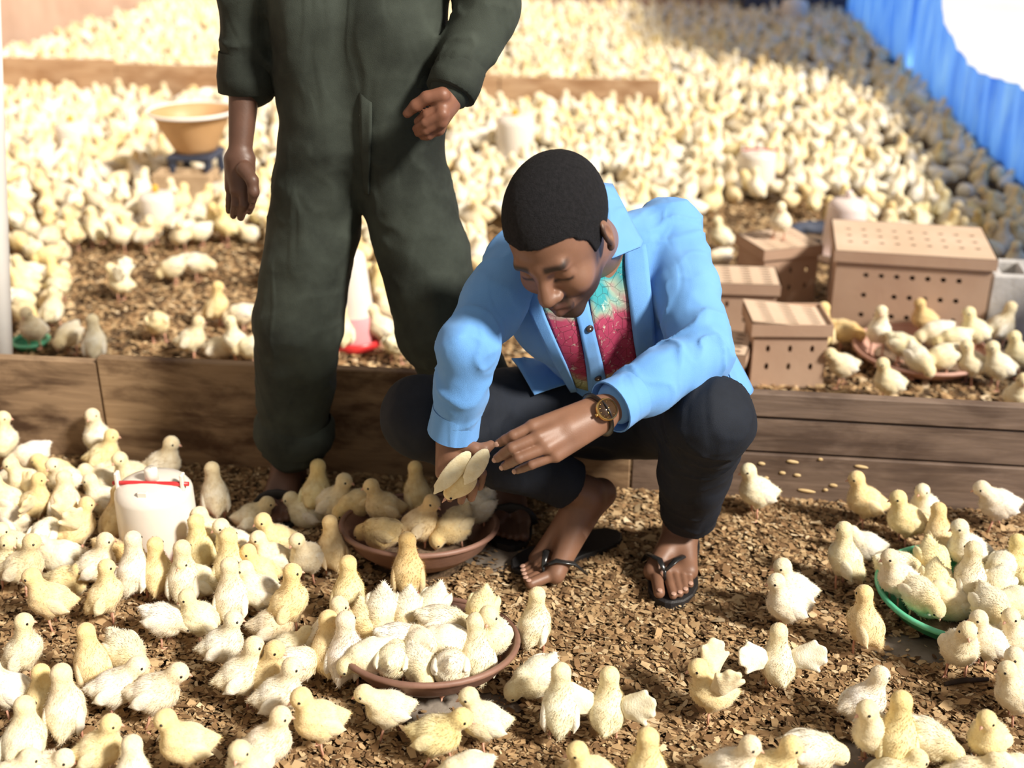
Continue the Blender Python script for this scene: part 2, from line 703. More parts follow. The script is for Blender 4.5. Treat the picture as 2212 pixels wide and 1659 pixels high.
# ---- white post at the left edge behind the boards
M['white_paint'] = simple('white paint', (0.86, 0.84, 0.80), (0.92, 0.90, 0.86), 6, 0.6, 40, 0.1)
pb, pt_ = atY(8, 905, 2.80), atY(-30, -60, 2.80)
pb = pb - (pt_ - pb) * (pb[2] / (pt_[2] - pb[2]))
d = (pt_ - pb)
post = thing('white_post', (pb[0], pb[1], 0), 'white painted post at the left edge behind the boards', 'post')
part('shaft', tube([pb, pb + d * 0.5, pb + d, pb + d * 1.3], 0.030, 14), M['white_paint'], post)
part('foot_plate', bevbox((pb[0], pb[1], 0.006), (0.10, 0.10, 0.016), 0.003), M['white_paint'], post, smooth=False)

# ---- dark gear along the back wall
M['dark_plastic'] = simple('dark blue grey plastic', (0.03, 0.04, 0.07), (0.06, 0.07, 0.11), 5, 0.6)
for i, (px0, px1, lab) in enumerate(((1600, 1690, 'dark crate against the far back wall, left of two'), (1735, 1840, 'dark crate against the far back wall, right of two'))):
    a, b = atY(px0, 30, YB - 0.25), atY(px1, 30, YB - 0.25)
    w = b[0] - a[0]
    c = ((a[0] + b[0]) / 2, YB - 0.25, 0)
    t = thing('storage_crate', c, lab, 'crate', 'dark crates by the back wall')
    part('body', bevbox((c[0], c[1], 0.13), (w, 0.3, 0.26), 0.02), M['dark_plastic'], t, smooth=False)
    part('rim', bevbox((c[0], c[1], 0.27), (w + 0.03, 0.33, 0.03), 0.008), M['dark_plastic'], t, smooth=False)
pp = atY(1583, 20, YB - 0.1)
tag(part('support_post', bevbox((pp[0], YB - 0.12, 1.2), (0.10, 0.10, 2.4), 0.01), simple('grey blue timber', (0.20, 0.24, 0.32), (0.28, 0.32, 0.40)), smooth=False), 'grey blue timber post standing at the back wall', 'post')
pp = atY(372, 5, YB - 0.1)
tag(part('support_post', bevbox((pp[0] + 0.05, YB - 0.12, 1.2), (0.09, 0.10, 2.4), 0.01), M['wood_c'], smooth=False), 'brown timber post in the far left corner', 'post')

# ================================================================== pans, drinkers, boxes
def pan_mat(name, c1, c2, rough=0.55):
    return simple(name, c1, c2, 7, rough, 60, 0.2)
M['terracotta'] = pan_mat('brown pan', (0.17, 0.085, 0.06), (0.26, 0.14, 0.10))
M['terracotta_pale'] = pan_mat('dusty terracotta pan', (0.42, 0.22, 0.16), (0.55, 0.32, 0.25))
M['green'] = pan_mat('green plastic', (0.02, 0.22, 0.10), (0.04, 0.32, 0.16), 0.35)
M['green_lip'] = pan_mat('pale green plastic', (0.10, 0.50, 0.30), (0.16, 0.58, 0.36), 0.35)
M['feed'] = simple('brown feed mash', (0.12, 0.075, 0.045), (0.24, 0.16, 0.10), 60, 0.95, 120, 0.8)
PANS = []

def pan(name, px, py, zr, dia, label, mat, lip=None, group=None, tilt=0.0, feed=True, raise_=0.0):
    """wide shallow feeding pan: rim centre seen at (px,py), rim height zr"""
    c = G(px, py, zr + raise_)
    R = dia / 2
    RX = rotx(-math.radians(tilt))
    def tl(VF):
        V, F = VF
        q = np.array([c[0], c[1], zr])
        return (np.asarray(V) - q) @ RX.T + q + np.array([0, 0, raise_]), F
    t = thing(name, (c[0], c[1], 0), label, 'feeding pan', group)
    prof_out = [(R * 0.58, 0.002), (R * 0.62, 0.0), (R * 0.86, zr * 0.45), (R * 0.97, zr * 0.9), (R * 1.0, zr * 0.97)]
    prof_in = [(R * 0.985, zr * 1.0), (R * 0.955, zr * 0.96), (R * 0.85, zr * 0.55), (R * 0.64, 0.012), (0.001, 0.010)]
    part('bowl', tl(lathe([(0.001, 0.002)] + prof_out + prof_in, 48, (c[0], c[1], 0))), mat, t)
    a = np.linspace(0, 2 * math.pi, 49)
    part('rim', tl(tube([(c[0] + R * 0.985 * math.cos(q), c[1] + R * 0.985 * math.sin(q), zr * 0.985) for q in a], 0.006, 8, False)), lip or mat, t)
    if feed:
        part('feed', tl(lathe([(R * 0.66, 0.018), (R * 0.5, 0.020), (R * 0.2, 0.018), (0.001, 0.021)], 32, (c[0], c[1], 0), 0.02)), M['feed'], t)
    PANS.append((c[0], c[1], R, zr))
    return t

pan('feeding_pan', 906, 1130, 0.070, 0.345, 'brown feeding pan under the crouching man\'s reaching hand', M['terracotta'], tilt=8, raise_=0.015)
pan('feeding_pan', 926, 1380, 0.062, 0.340, 'brown feeding pan crowded with chicks at the front centre', M['terracotta'], M['terracotta'], tilt=8, raise_=0.015)
pan('feeding_pan', 2083, 1276, 0.060, 0.345, 'dark green feeding pan with pale green lip on the right', M['green'], M['green_lip'])
pan('feeding_pan', 1990, 752, 0.050, 0.400, 'terracotta feeding pan in front of the big cardboard box', M['terracotta_pale'])
pan('feeding_dish', 66, 735, 0.030, 0.11, 'small green dish near the white post', M['green'], M['green_lip'], feed=False)
M['purple'] = pan_mat('purple plastic', (0.08, 0.05, 0.35), (0.12, 0.08, 0.45), 0.4)
pan('feeding_dish', 318, 275, 0.04, 0.22, 'purple dish among the chicks by the tan basin', M['purple'])
pan('feeding_dish', 232, 272, 0.05, 0.28, 'dark dish among the chicks left of the purple dish', M['dark_plastic'])
pan('feeding_dish', 1780, 500, 0.05, 0.26, 'dark dish beside the tall pale drinker', M['dark_plastic'])

# tan basin on its stand
M['tan_plastic'] = simple('tan plastic', (0.52, 0.30, 0.13), (0.64, 0.40, 0.20), 5, 0.5, 40, 0.1)
c = G(414, 242, 0.36)
t = thing('basin', (c[0], c[1], 0.19), 'tan plastic basin raised on a dark stool on the left', 'basin')
part('bowl', lathe([(0.001, 0.192), (0.085, 0.19), (0.10, 0.21), (0.155, 0.32), (0.175, 0.36), (0.19, 0.362), (0.188, 0.368), (0.168, 0.362), (0.148, 0.32), (0.09, 0.21), (0.001, 0.205)], 40, (c[0], c[1], 0)), M['tan_plastic'], t)
part('rolled_rim', tube([(c[0] + 0.19 * math.cos(q), c[1] + 0.19 * math.sin(q), 0.366) for q in np.linspace(0, 2 * math.pi, 41)], 0.007, 8, False), M['white_paint'], t)
BASIN = c
t = thing('stool', (c[0], c[1], 0), 'low dark stool under the tan basin', 'stool')
part('top', bevbox((c[0], c[1], 0.175), (0.2, 0.2, 0.026), 0.005), M['dark_plastic'], t, smooth=False)
for sx in (-1, 1):
    for sy in (-1, 1):
        part('leg', bevbox((c[0] + sx * 0.08, c[1] + sy * 0.08, 0.081), (0.03, 0.03, 0.162), 0.004), M['dark_plastic'], t, smooth=False)

# hollow block on the left and pale block on the right
M['tan_block'] = simple('tan earth block', (0.42, 0.29, 0.17), (0.55, 0.40, 0.25), 12, 0.95, 60, 0.5)
M['grey_block'] = simple('pale grey concrete', (0.42, 0.40, 0.38), (0.56, 0.54, 0.52), 8, 0.95, 60, 0.5)

def hollow_block(name, c, s, rz, mat, label):
    t = thing(name, (c[0], c[1], 0), label, 'block')
    R = rotz(rz)
    L, Wd, Hh = s
    w = 0.03
    def b(cx, cy, cz, sx, sy, sz):
        return bevbox(np.array([c[0], c[1], 0]) + R @ np.array([cx, cy, cz]), (sx, sy, sz), 0.004, R)
    part('face', b(0, -Wd / 2 + w / 2, Hh / 2, L, w, Hh), mat, t, smooth=False)
    part('face', b(0, Wd / 2 - w / 2, Hh / 2, L, w, Hh), mat, t, smooth=False)
    for x in (-L / 2 + w / 2, 0, L / 2 - w / 2):
        part('web', b(x, 0, Hh / 2, w, Wd - 2 * w, Hh), mat, t, smooth=False)
    return t

cb = G(395, 442)
hollow_block('hollow_block', cb + np.array([0, 0.07, 0]), (0.26, 0.14, 0.13), 0.08, M['tan_block'], 'tan hollow block among the chicks below the basin')
cg = G(2190, 742)
hollow_block('hollow_block', cg + np.array([0.02, 0.09, 0]), (0.22, 0.18, 0.22), -0.05, M['grey_block'], 'pale grey concrete block at the right edge by the boxes')

# ---- drinkers
def milky(name, c, rough=0.35):
    m, nt, bs = new_mat(name)
    v = coords(nt)
    f = noise(nt, v, 9, 4)
    cc = ramp(nt, f, [(0.35, tuple(x * 0.93 for x in c)), (0.65, c)])
    nt.links.new(cc, bs.inputs['Base Color'])
    bs.inputs['Roughness'].default_value = rough
    bs.inputs['Subsurface Weight'].default_value = 0.25
    bs.inputs['Subsurface Radius'].default_value = (0.03, 0.02, 0.015)
    return m
M['milky'] = milky('milky white plastic', (0.80, 0.74, 0.66))
M['milky_pink'] = milky('pale pink white plastic', (0.80, 0.68, 0.64))
M['red'] = simple('red plastic', (0.55, 0.02, 0.03), (0.65, 0.04, 0.04), 5, 0.35, 40, 0.05)
M['yellow_cap'] = simple('orange yellow plastic', (0.75, 0.38, 0.03), (0.82, 0.46, 0.06), 5, 0.4, 40, 0.05)
DRINK = []

def drinker(c, r, h, label, handle=True, base=None, body=None, cap=None, taper=0.97, group=None, rz=0.0):
    """bell drinker: jar upside down on a tray"""
    body = body or M['milky']
    x, y = c[0], c[1]
    t = thing('water_drinker', (x, y, 0), label, 'drinker', group)
    rt = r * taper
    part('tray', lathe([(0.001, 0.004), (r * 1.25, 0.0), (r * 1.38, 0.012), (r * 1.42, 0.038), (r * 1.40, 0.042), (r * 1.34, 0.036), (r * 1.28, 0.014), (r * 0.9, 0.012), (0.001, 0.012)], 40, (x, y, 0)), base or M['red'], t)
    j = part('jar', lathe([(0.001, 0.015), (r * 0.97, 0.015), (r, 0.022), (rt * 1.0, h * 0.84), (rt * 0.985, h * 0.88), (rt * 0.86, h * 0.955), (rt * 0.62, h * 0.985), (rt * 0.30, h * 1.0), (0.001, h * 1.003)], 40, (x, y, 0)), body, t)
    k = part('knob', lathe([(0.001, h), (r * 0.17, h), (r * 0.17, h + 0.024), (r * 0.15, h + 0.028), (0.001, h + 0.029)], 16, (x, y, 0)), cap or body, t)
    if handle:
        R = rotz(rz)
        for s in (-1, 1):
            cc = np.array([x, y, 0]) + R @ np.array([s * rt * 0.86, -0.012, h * 0.93])
            part('lug', bevbox(cc + np.array([0, 0, 0.012]), (0.008, 0.018, 0.050), 0.002, R), body, t, smooth=False)
        part('lug', bevbox(np.array([x, y, 0]) + R @ np.array([0, -rt * 0.74, h * 0.93]), (0.022, 0.010, 0.036), 0.002, R), body, t, smooth=False)
        a = np.array([x, y, 0]) + R @ np.array([-rt * 0.98, -0.014, h * 0.985])
        b = np.array([x, y, 0]) + R @ np.array([rt * 1.02, -0.014, h * 1.0])
        part('handle', tube([a, a * 0.75 + b * 0.25 + [0, 0, .001], (a + b) / 2, a * 0.25 + b * 0.75, b], 0.0050, 8), M['red'], t)
    DRINK.append((x, y, r * 1.45))
    return t

drinker(G(352, 1203), 0.085, 0.195, 'milky white drinker with red handle among the front left chicks', True, M['red'], rz=0.06)
drinker(G(345, 492), 0.073, 0.15, 'small white drinker with orange knob in the left crowd', False, M['milky'], cap=M['yellow_cap'])
drinker(G(1817, 558), 0.082, 0.235, 'tall pale pink drinker behind the big cardboard box', False, M['milky_pink'], M['milky_pink'], taper=0.86)
drinker(G(1630, 412), 0.085, 0.19, 'white drinker with red ring in the bright middle crowd', True, M['milky'])
drinker(G(1112, 345), 0.095, 0.22, 'white drinker with orange knob behind the crouching man\'s head', False, M['milky'], cap=M['yellow_cap'])
drinker(G(165, 345), 0.085, 0.19, 'white drinker with orange knob in the crowd left of the basin', False, M['milky'], cap=M['yellow_cap'])
drinker(G(1712, 62), 0.11, 0.24, 'distant white drinker in front of the dark crates', False, M['milky'])

# tall tube feeder between the standing man's legs
c = G(768, 748)
t = thing('tube_feeder', (c[0], c[1], 0), 'tall white cone feeder with red foot between the standing man\'s legs', 'feeder')
part('foot_dish', lathe([(0.001, 0.003), (0.068, 0.0), (0.082, 0.010), (0.085, 0.035), (0.081, 0.036), (0.074, 0.014), (0.001, 0.012)], 36, (c[0], c[1], 0)), M['red'], t)
part('skirt', lathe([(0.064, 0.02), (0.068, 0.03), (0.066, 0.10), (0.062, 0.115)], 36, (c[0], c[1], 0)), simple('pink plastic', (0.70, 0.30, 0.34), (0.78, 0.40, 0.42), 5, 0.4, 30, 0.05), t)
part('cone', lathe([(0.064, 0.10), (0.062, 0.12), (0.046, 0.285), (0.040, 0.305), (0.025, 0.315), (0.001, 0.317)], 36, (c[0], c[1], 0)), M['milky'], t)
DRINK.append((c[0], c[1], 0.1))

# ---- chick cartons
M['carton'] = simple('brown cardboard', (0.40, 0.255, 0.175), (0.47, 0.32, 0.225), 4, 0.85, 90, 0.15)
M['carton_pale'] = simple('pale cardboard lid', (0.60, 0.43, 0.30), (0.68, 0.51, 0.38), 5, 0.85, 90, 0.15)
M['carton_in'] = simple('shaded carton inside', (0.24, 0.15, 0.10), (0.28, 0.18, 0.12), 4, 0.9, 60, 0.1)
BOXES = []

def holed_panel(Lx, Lz, holes, th=0.004):
    """panel in local xz plane, front at y=0, cells with real round or slot holes; holes: list of (x,z,rx,rz)"""
    xs, zs = sorted({0.0, Lx}), sorted({0.0, Lz})
    hx = sorted({round(h[0], 4) for h in holes})
    hz = sorted({round(h[1], 4) for h in holes})
    def bounds(vals, L):
        b = [0.0]
        for a, c in zip(vals[:-1], vals[1:]): b.append((a + c) / 2)
        b.append(L)
        return b
    bx, bz = bounds(hx, Lx), bounds(hz, Lz)
    hd = {(round(h[0], 4), round(h[1], 4)): h for h in holes}
    parts = []
    for i, x in enumerate(hx):
        for j, z in enumerate(hz):
            x0, x1, z0, z1 = bx[i], bx[i + 1], bz[j], bz[j + 1]
            h = hd.get((x, z))
            if h is None:
                V = np.array([(x0, 0, z0), (x1, 0, z0), (x1, 0, z1), (x0, 0, z1), (x0, th, z0), (x1, th, z0), (x1, th, z1), (x0, th, z1)])
                F = [(0, 1, 2, 3), (7, 6, 5, 4)]
            else:
                n = 12
                inner, outer = [], []
                for k in range(n):
                    a = 2 * math.pi * (k + 0.5) / n
                    ca, sa = math.cos(a), math.sin(a)
                    inner.append((x + h[2] * ca, z + h[3] * sa))
                    m = max(abs(ca), abs(sa))
                    ex, ez = ca / m, sa / m
                    outer.append((x + (x1 - x if ex > 0 else x - x0) * ex, z + (z1 - z if ez > 0 else z - z0) * ez))
                V, F = [], []
                for (a, b) in inner: V.append((a, 0, b))
                for (a, b) in outer: V.append((a, 0, b))
                for (a, b) in inner: V.append((a, th, b))
                for (a, b) in outer: V.append((a, th, b))
                for (a, b) in ((x0, z0), (x1, z0), (x1, z1), (x0, z1)): V.append((a, 0, b))
                for k in range(n):
                    k2 = (k + 1) % n
                    F += [(k, n + k, n + k2, k2), (2 * n + k2, 3 * n + k2, 3 * n + k, 2 * n + k), (k, k2, 2 * n + k2, 2 * n + k)]
                corner = {(-1, -1): 0, (1, -1): 1, (1, 1): 2, (-1, 1): 3}
                for k in range(n):
                    k2 = (k + 1) % n
                    a1, a2 = 2 * math.pi * (k + 0.5) / n, 2 * math.pi * (k + 1.5) / n
                    q1 = abs(math.cos(a1)) > abs(math.sin(a1))
                    q2 = abs(math.cos(a2)) > abs(math.sin(a2))
                    if q1 != q2:
                        am = (a1 + a2) / 2
                        cc = corner[(1 if math.cos(am) > 0 else -1, 1 if math.sin(am) > 0 else -1)]
                        F.append((n + k, 4 * n + cc, n + k2))
                V = np.array(V)
            parts.append((V, F))
    return join(parts)


def carton(name, base, s, R, label, holes_front, holes_lid, lid=True, lid_tilt=0.0):
    """open carton of size s=(L,D,H); base = world point of the bottom centre; R rotation"""
    L, D, H = s
    base = np.asarray(base, float)
    t = thing(name, tuple(base), label, 'carton', 'cardboard chick cartons')
    def put(nm, VF, mat):
        V, F = VF
        return part(nm, (np.asarray(V) @ R.T + base, F), mat, t, smooth=False)
    off = np.array([-L / 2, -D / 2, 0])
    V, F = holed_panel(L, H, holes_front)
    put('front_panel', (V + off, F), M['carton'])
    put('back_panel', box((0, D / 2 - 0.002, H / 2), (L, 0.004, H)), M['carton'])
    for sx in (-1, 1):
        hs = [(D * (k + 1) / 6, H * 0.5, 0.010, 0.010) for k in range(5)]
        V, F = holed_panel(D, H, hs)
        V = np.asarray(V)
        if sx > 0: V = np.stack([L / 2 - V[:, 1], -D / 2 + V[:, 0], V[:, 2]], 1)
        else: V = np.stack([-L / 2 + V[:, 1], D / 2 - V[:, 0], V[:, 2]], 1)
        put('side_panel', (V, F), M['carton'])
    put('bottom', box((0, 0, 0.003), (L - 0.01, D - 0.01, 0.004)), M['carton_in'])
    if lid:
        V, F = holed_panel(L + 0.02, D + 0.02, holes_lid)
        V = np.stack([V[:, 0] - L / 2 - 0.01, V[:, 2] - D / 2 - 0.01, -V[:, 1]], 1)
        V = V @ roty(lid_tilt).T + np.array([0, 0, H + 0.012])
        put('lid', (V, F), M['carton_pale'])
        for sy in (-1, 1):
            put('lid_flap', box((0, sy * (D / 2 + 0.008), H - 0.006), (L + 0.02, 0.004, 0.036), None), M['carton'])
        for sx in (-1, 1):
            put('lid_flap', box((sx * (L / 2 + 0.008), 0, H - 0.006), (0.004, D + 0.012, 0.036), None), M['carton'])
    BOXES.append((base[0], base[1], max(L, D) / 2))
    return t

def rows(L, D, nx, nz, rx, rz, mx=0.1, mz=0.2, skip=()):
    return [(L * (mx + (1 - 2 * mx) * i / max(nx - 1, 1)), D * (mz + (1 - 2 * mz) * j / max(nz - 1, 1)), rx, rz) for i in range(nx) for j in range(nz) if (i, j) not in skip]

I3 = np.eye(3)
bl, br = G(1790, 718), G(2118, 742)
wv = br - bl
L = np.linalg.norm(wv)
ang = math.atan2(wv[1], wv[0])
R = rotz(ang)
bh = 0.265
mid = (bl + br) / 2 + R @ np.array([0, 0.17, 0])
carton('cardboard_carton', mid, (L, 0.33, bh), R, 'large brown cardboard carton with round air holes on the right',
       rows(L, bh, 7, 3, 0.0085, 0.0085, 0.2, 0.25, skip=((1, 1),)), rows(L + .02, 0.35, 9, 3, 0.012, 0.008, 0.1, 0.3))
# small cartons heaped beside it
sm = (0.20, 0.15, 0.19)
lidh = rows(0.22, 0.17, 3, 7, 0.016, 0.0045, 0.2, 0.1)
fr = rows(0.20, 0.19, 3, 2, 0.006, 0.011, 0.2, 0.35)
p3 = G(1700, 838)
R3 = rotz(0.10)
carton('cardboard_carton', p3 + np.array([-0.01, 0.085, 0]), (0.21, 0.16, 0.185), R3 @ rotx(0.0), 'small carton with slotted lid nearest the boards',
       rows(0.21, 0.185, 3, 2, 0.006, 0.011, 0.2, 0.35), rows(0.23, 0.18, 3, 7, 0.020, 0.0072, 0.2, 0.1), lid_tilt=0.10)
p4 = G(1590, 838)
carton('cardboard_carton', p4 + np.array([-0.075, 0.06, 0]), (0.20, 0.16, 0.11), rotz(-0.18), 'low carton with slotted lid behind the man\'s elbow',
       rows(0.20, 0.11, 3, 1, 0.006, 0.014, 0.2, 0.45), rows(0.22, 0.18, 4, 5, 0.016, 0.0075, 0.15, 0.15))
p2 = G(1625, 742)
carton('cardboard_carton', p2 + np.array([-0.03, 0.13, 0]), (0.19, 0.16, 0.17), rotz(0.02), 'carton with slotted lid half hidden by the man\'s sleeve',
       rows(0.19, 0.17, 3, 2, 0.006, 0.011, 0.2, 0.35), rows(0.21, 0.18, 3, 7, 0.020, 0.0072, 0.2, 0.1))
p1 = G(1690, 672)
carton('cardboard_carton', p1 + np.array([-0.02, 0.13, 0]), (0.20, 0.19, 0.20), rotz(0.42), 'carton with slotted lid on which one chick stands',
       rows(0.20, 0.20, 3, 2, 0.006, 0.011, 0.2, 0.35), rows(0.22, 0.21, 3, 7, 0.020, 0.0072, 0.2, 0.1))
LIDTOP = p1 + np.array([-0.02, 0.13, 0.213])

# ---- warm bulb low by the tarpaulin
c = atY(1988, 140, 8.15)
t = thing('heat_lamp', tuple(c), 'glowing warm bulb hanging low beside the blue tarpaulin', 'lamp')
gm, nt, bs = new_mat('glowing bulb')
bs.inputs['Emission Color'].default_value = (1.0, 0.62, 0.40, 1)
bs.inputs['Emission Strength'].default_value = 9.0
part('bulb', sphere(c, 0.034, 16, 10), gm, t)
part('socket', lathe([(0.001, 0.075), (0.018, 0.075), (0.018, 0.030), (0.026, 0.024)], 16, c), M['dark_plastic'], t)
part('cord', tube([c + [0, 0, .07], c + [0.01, 0, .5], c + [0.0, 0, 1.2], c + [0.02, 0, 1.9]], 0.004, 6), M['dark_plastic'], t)
ld = bpy.data.lights.new('heat_lamp_light', 'POINT')
ld.energy = 3.0
ld.color = (1, 0.6, 0.35)
ld.shadow_soft_size = 0.035
lo = bpy.data.objects.new('heat_lamp_light', ld)
COL.objects.link(lo)
lo.parent = t
lo.location = (0, -0.06, 0.0)

# ---- dark stick on the litter
a, b = G(2040, 1478, 0.012), G(2135, 1467, 0.014)
tag(part('wood_stick', tube([a, a * 0.6 + b * 0.4 + [0, 0, .004], b], [0.004, 0.0055, 0.0035], 8), simple('dark bark', (0.02, 0.013, 0.01), (0.05, 0.03, 0.02), 40, 0.9)), 'dark short stick lying on the litter at the right', 'stick')
# ---- bare compacted patches where the litter has been scratched away
M['bare'] = simple('bare grey earth', (0.20, 0.16, 0.125), (0.30, 0.255, 0.21), 14, 0.95, 60, 0.5)
BARE = []
for px, py, rx, ry in ((960, 1530, 0.15, 0.07), (2000, 1405, 0.13, 0.05), (1080, 1200, 0.10, 0.06), (1800, 1640, 0.12, 0.05)):
    c = G(px, py)
    BARE.append((c[0], c[1], rx, ry))
    n = 40
    V = [(c[0], c[1], 0.004)]
    for rr in (0.5, 1.0):
        for k in range(n):
            q = 2 * math.pi * k / n
            w = 1 + 0.25 * math.sin(3 * q + px) + 0.12 * math.sin(7 * q)
            V.append((c[0] + rx * rr * w * math.cos(q), c[1] + ry * rr * w * math.sin(q), 0.004 if rr < 1 else -0.004))
    F = [(0, 1 + k, 1 + (k + 1) % n) for k in range(n)] + [(1 + k, 1 + n + k, 1 + n + (k + 1) % n, 1 + (k + 1) % n) for k in range(n)]
    part('bare_earth', (np.array(V), F), M['bare'], fl)

# ================================================================== people
def skin_mat(name, c1, c2):
    m, nt, bs = new_mat(name)
    at = nd(nt, 'ShaderNodeAttribute', attribute_name='Col')
    v = coords(nt)
    f = noise(nt, v, 40, 5, 0.6)
    mx = nd(nt, 'ShaderNodeMix', data_type='RGBA', blend_type='MULTIPLY')
    mx.inputs['Factor'].default_value = 1.0
    nt.links.new(at.outputs['Color'], mx.inputs['A'])
    nt.links.new(ramp(nt, f, [(0.3, c1), (0.7, c2)]), mx.inputs['B'])
    nt.links.new(mx.outputs['Result'], bs.inputs['Base Color'])
    bs.inputs['Roughness'].default_value = 0.48
    bs.inputs['Specular IOR Level'].default_value = 0.45
    bs.inputs['Subsurface Weight'].default_value = 0.08
    bs.inputs['Subsurface Radius'].default_value = (0.010, 0.004, 0.002)
    bump(nt, bs, noise(nt, v, 420, 3, 0.6), 0.12, 0.002)
    return m


def cloth(name, c1, c2, scale=5, rough=0.8, weave=900, sheen=0.2, bstr=0.12, fold=0.0):
    m, nt, bs = new_mat(name)
    v = coords(nt)
    f = noise(nt, v, scale, 5, 0.6)
    nt.links.new(ramp(nt, f, [(0.35, c1), (0.65, c2)]), bs.inputs['Base Color'])
    bs.inputs['Roughness'].default_value = rough
    bs.inputs['Sheen Weight'].default_value = sheen
    bs.inputs['Specular IOR Level'].default_value = 0.3
    a = noise(nt, v, weave, 2, 0.5)
    b0 = noise(nt, coords(nt, (1.5, 1.0, 0.6)), 8, 1.5, 0.4, 0.7)
    ab = nd(nt, 'ShaderNodeMath', operation='SUBTRACT')
    nt.links.new(b0, ab.inputs[0])
    ab.inputs[1].default_value = 0.5
    a2 = nd(nt, 'ShaderNodeMath', operation='ABSOLUTE')
    nt.links.new(ab.outputs[0], a2.inputs[0])
    mr_ = nd(nt, 'ShaderNodeMapRange')
    mr_.inputs['From Min'].default_value = 0.0
    mr_.inputs['From Max'].default_value = 0.16
    mr_.inputs['To Min'].default_value = 1.0
    mr_.inputs['To Max'].default_value = 0.0
    mr_.interpolation_type = 'SMOOTHERSTEP'
    nt.links.new(a2.outputs[0], mr_.inputs['Value'])
    b = mr_.outputs[0]
    ad = nd(nt, 'ShaderNodeMath', operation='MULTIPLY_ADD')
    nt.links.new(b, ad.inputs[0])
    ad.inputs[1].default_value = fold
    nt.links.new(a, ad.inputs[2])
    bump(nt, bs, ad.outputs[0], bstr, 0.005)
    return m


M['skin1'] = skin_mat('brown skin', (0.94, 0.94, 0.94), (1.05, 1.05, 1.05))
M['skin2'] = skin_mat('dark brown skin', (0.9, 0.9, 0.9), (1.05, 1.05, 1.05))
M['hair'] = simple('cropped black hair', (0.007, 0.007, 0.009), (0.015, 0.014, 0.017), 160, 0.8, 700, 1.0, spec=0.25)
M['shirt'] = cloth('light blue cotton', (0.125, 0.335, 0.74), (0.165, 0.395, 0.80), 4, 0.75, 1200, 0.1, 0.34, 2.4)
M['trouser1'] = cloth('dark navy trousers', (0.0055, 0.008, 0.014), (0.011, 0.015, 0.025), 8, 0.8, 900, 0.0, 0.3, 2.5)
M['coverall'] = cloth('dark olive work suit', (0.012, 0.015, 0.012), (0.046, 0.056, 0.045), 5, 0.85, 700, 0.0, 0.22, 2.5)
M['rubber'] = simple('black rubber', (0.010, 0.009, 0.010), (0.018, 0.016, 0.017), 20, 0.6, 300, 0.3)
M['strap'] = simple('shiny black strap', (0.012, 0.011, 0.012), (0.02, 0.02, 0.02), 20, 0.25, 200, 0.05)
M['gold'] = simple('gold', (0.75, 0.50, 0.18), (0.80, 0.56, 0.22), 20, 0.22, 100, 0.0, metal=1.0)
M['dial'] = simple('dark watch dial', (0.045, 0.025, 0.015), (0.06, 0.035, 0.02), 20, 0.2, 100, 0.0)
M['button'] = simple('dark button', (0.03, 0.02, 0.02), (0.05, 0.035, 0.03), 30, 0.3, 100, 0.0)
M['nail'] = simple('nail', (0.45, 0.27, 0.20), (0.50, 0.31, 0.24), 30, 0.35, 100, 0.0)

SK1 = np.array([0.215, 0.108, 0.066])
SK2 = np.array([0.105, 0.052, 0.034])


def unit(v):
    v = np.asarray(v, float)
    return v / np.linalg.norm(v)


def fold_disp(segs, amp_noise=0.004, ns=14, aniso=(1, 1, 1)):
    """wrinkles: rings round the limbs at given places plus broad noise. segs: (a,b,t0,width,amp,freq,skew)"""
    prep = []
    for a, b, t0, wdt, amp, fr, sk in segs:
        a, b = np.asarray(a, float), np.asarray(b, float)
        L = np.linalg.norm(b - a)
        prep.append((a, (b - a) / L, L, t0 * L, wdt, amp, fr, np.asarray(sk, float) / 32.0))
    def f(p):
        d = np.zeros(len(p))
        nz = vnoise(p * 22)
        for a, u, L, s0, w, amp, fr, sk in prep:
            q = p - a
            s = q @ u
            rad = np.linalg.norm(q - s[:, None] * u, axis=1)
            m = np.exp(-((s - s0) / w) ** 2) * np.clip(1.4 - rad / 0.10, 0, 1)
            ph = (s + (p @ sk)) * fr * 0.8 + nz * 1.8
            rid = (1 - np.abs(np.sin(ph))) ** 2.2 - 0.25
            d -= 1.25 * amp * m * rid
        n1 = vnoise(p * ns * np.asarray(aniso) + 5.3)
        n2 = vnoise(p * ns * 2.3 * np.asarray(aniso) + 1.1)
        return d + amp_noise * (np.abs(n1) * 1.2 - 0.3) * 1.4 + amp_noise * 0.5 * n2
    return f


def hand_sdf(s, wrist, knuckles, pips, tips, thumb, rp=0.0115, wr=0.026, up=None):
    """palm from wrist to knuckles, four fingers, thumb"""
    k = np.array(knuckles)
    wrist = np.asarray(wrist)
    mid = k.mean(0)
    ax = unit(k[0] - k[-1])
    for i, kk in enumerate(k):
        w0 = wrist + ax * (1.5 - i) * 0.012
        s.cone(w0, kk, 0.0165, 0.0125, 0.012)
    s.cone(wrist, wrist * 0.45 + mid * 0.55, 0.024, 0.018, 0.016)
    rr = [0.0098, 0.0102, 0.0096, 0.0084]
    for i in range(4):
        s.cone(k[i], pips[i], rr[i] * 1.08, rr[i] * 0.98, 0.004)
        m = np.asarray(pips[i]) * 0.45 + np.asarray(tips[i]) * 0.55
        s.cone(pips[i], m, rr[i] * 1.0, rr[i] * 0.90, 0.002)
        s.cone(m, tips[i], rr[i] * 0.92, rr[i] * 0.78, 0.002)
    s.chain(thumb, [0.0165, 0.0125, 0.0115, 0.0092][:len(thumb)], 0.005)


